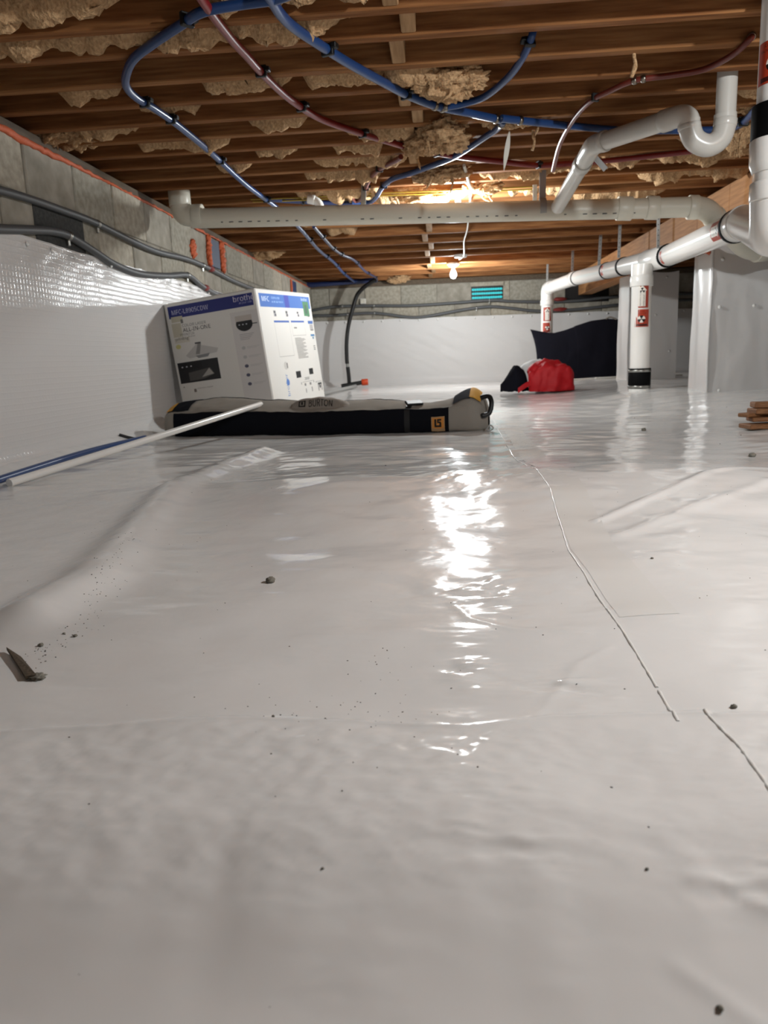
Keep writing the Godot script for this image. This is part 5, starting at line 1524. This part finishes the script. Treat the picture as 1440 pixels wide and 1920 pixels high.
# ---------------------------------------------------------------- small things
func small_things() -> void:
	# loose tubes at the left
	var wp := part("white_tube", tubed(PackedVector3Array([Vector3(-1.169, 0.062, -1.982), Vector3(-0.770, 0.179, -3.300)]), 0.0115, 16), M.pvc_w)
	tag(wp, "loose white plastic tube lying from the left ground up over the long bag", "tube")
	var bl := part("loose_blue_tube", tubed(curve([Vector3(-1.238, fh(-1.238, -3.147) + 0.013, -3.147), Vector3(-1.235, fh(-1.235, -2.6) + 0.016, -2.6), Vector3(-1.215, fh(-1.215, -2.0) + 0.014, -2.0), Vector3(-1.18, fh(-1.18, -1.5) + 0.013, -1.5)]), 0.011, 14), M.blue)
	tag(bl, "loose blue plastic tube lying on the ground beside the white one", "tube")
	# scrap wood at the right edge
	var sc := [[Vector3(1.19, 0.012, -2.86), Vector3(0.20, 0.016, 0.09), 0.10, "bottom board of the scrap wood pile at the right edge"],
		[Vector3(1.215, 0.034, -2.88), Vector3(0.19, 0.015, 0.075), -0.06, "second board up in the scrap wood pile at the right edge"],
		[Vector3(1.15, 0.050, -2.90), Vector3(0.13, 0.014, 0.05), 0.45, "short slanting board poking left out of the scrap wood pile"],
		[Vector3(1.225, 0.062, -2.90), Vector3(0.19, 0.018, 0.08), 0.05, "fourth board of the scrap wood pile, under the topmost"],
		[Vector3(1.235, 0.082, -2.92), Vector3(0.18, 0.020, 0.07), -0.12, "topmost reddish board of the scrap wood pile at the right edge"]]
	for q in sc:
		var st := begin(false)
		box(st, at(Vector3.ZERO, q[2]), q[1], 0.003)
		var mi := part("scrap_board", st, M.scrap)
		mi.position = q[0] + Vector3(0, fh(1.15, -2.9), 0)
		tag(mi, q[3], "board")
	# stones, each its own
	var stones := [[Vector2(-0.248, -1.048), 0.0085, "grey pebble alone in the middle of the front liner", 1.0],
		[Vector2(-0.473, -0.822), 0.0038, "largest dark pebble above the wood chip at the left", 2.0],
		[Vector2(-0.443, -0.847), 0.0034, "dark pebble right of the largest one above the wood chip", 3.0],
		[Vector2(-0.461, -0.855), 0.0022, "small dark crumb between the pebbles above the wood chip", 3.5],
		[Vector2(0.876, -2.222), 0.012, "flat dark pebble near the right edge below the scrap wood", 4.0],
		[Vector2(0.774, -2.993), 0.011, "dark pebble in front of the upright pipe on the right", 5.0],
		[Vector2(0.261, -0.670), 0.0035, "black crumb by the seam near the right edge", 6.0],
		[Vector2(-0.085, -0.452), 0.0013, "blurred dark crumb on the front sheet left of centre", 7.0],
		[Vector2(0.149, -0.378), 0.0024, "blurred brown crumb at the lower right corner of the liner", 8.0],
		[Vector2(0.129, -0.458), 0.0014, "blurred crumb on the front sheet at the right", 9.0],
		[Vector2(-0.159, -0.646), 0.0018, "black crumb on the cross seam left of centre", 10.0],
		[Vector2(0.306, -1.115), 0.0026, "small dark crumb on the right liner beside the long seam", 11.0]]
	for q in stones:
		var st := begin()
		blob(st, Vector3.ZERO, Vector3(q[1] * 0.8, q[1] * 0.55, q[1] * 0.7), 0.5, 1.6, q[3] * 7.0, 18, 12)
		var mi := part("pebble", st, M.stone)
		mi.position = on_floor(q[0].x, q[0].y, q[1] * 0.4)
		tag(mi, q[2], "stone")
	# wood chip with a crumbled lump at its foot
	var c0 := Vector2(-0.508, -0.810)
	var c1 := Vector2(-0.437, -0.732)
	var ch := begin(false)
	var cdir := Vector3(c1.x - c0.x, 0, c1.y - c0.y).normalized()
	var cp := on_floor((c0.x + c1.x) / 2.0, (c0.y + c1.y) / 2.0, 0.0022)
	var side := Vector3(-cdir.z, 0, cdir.x)
	var L := c0.distance_to(c1) * 0.5
	for k in 1:
		var p := [cp - cdir * L + Vector3(0, 0.003, 0), cp + cdir * L * 0.9 + side * 0.004, cp + cdir * L - side * 0.006, cp - cdir * L * 0.3 - side * 0.007]
		var up := Vector3(0, 0.002, 0)
		quad(ch, p[0] + up, p[1] + up, p[2] + up, p[3] + up, Vector3.UP)
		quad(ch, p[0] - up, p[1] - up, p[2] - up, p[3] - up, Vector3.DOWN)
		for i in 4:
			var j := (i + 1) % 4
			quad(ch, p[i] - up, p[j] - up, p[j] + up, p[i] + up, (p[i] + p[j]) * 0.5 - cp)
	var cm := part("wood_chip", ch, M.chip)
	tag(cm, "dark splinter of wood lying at the left edge of the liner", "wood chip")
	var lm := begin()
	blob(lm, Vector3.ZERO, Vector3(0.0085, 0.0035, 0.006), 0.8, 2.4, 4.0, 24, 14)
	var lmi := part("pebble", lm, M.stone)
	var c2 := Vector2(-0.434, -0.739)
	lmi.position = on_floor(c2.x, c2.y, 0.002)
	tag(lmi, "crumbled grey lump at the foot of the wood splinter", "stone")
	# fine grit strewn over the liner
	var gm := SphereMesh.new()
	gm.radius = 1.0
	gm.height = 1.6
	gm.radial_segments = 7
	gm.rings = 4
	gm.material = M.grit
	var mm := MultiMesh.new()
	mm.transform_format = MultiMesh.TRANSFORM_3D
	mm.mesh = gm
	var tr := []
	var trail := [Vector2(-0.546, -1.295), Vector2(-0.500, -1.094), Vector2(-0.471, -0.990), Vector2(-0.450, -0.874), Vector2(-0.464, -0.821), Vector2(-0.462, -0.781)]
	for k in 420:
		var p := Vector2(rng.randf_range(-0.75, 0.75), -pow(rng.randf(), 1.3) * 1.9 - 0.34)
		var r := rng.randf_range(0.0003, 0.0008)
		if k < 130:
			var i := rng.randi() % (trail.size() - 1)
			p = trail[i].lerp(trail[i + 1], rng.randf()) + Vector2(rng.randfn(0, 0.012), rng.randfn(0, 0.014))
			r = rng.randf_range(0.0003, 0.0009)
		elif k < 200:
			p = Vector2(rng.randfn(-0.08, 0.07), rng.randfn(-0.68, 0.06))
		elif k > 385:
			p = Vector2(rng.randf_range(-1.0, 1.6), rng.randf_range(-7.5, -2.0))
			r *= 3.0
		tr.append(Transform3D(Basis().scaled(Vector3(r * rng.randf_range(0.7, 1.6), r * 0.7, r)).rotated(Vector3.UP, rng.randf() * TAU), on_floor(p.x, p.y, r * 0.3)))
	mm.instance_count = tr.size()
	for i in tr.size():
		mm.set_instance_transform(i, tr[i])
	var mi2 := MultiMeshInstance3D.new()
	mi2.multimesh = mm
	mi2.name = "grit"
	add_child(mi2)
	mi2.set_meta("kind", "stuff")
	tag(mi2, "fine dark grit and dirt specks strewn over the ground liner", "dirt")
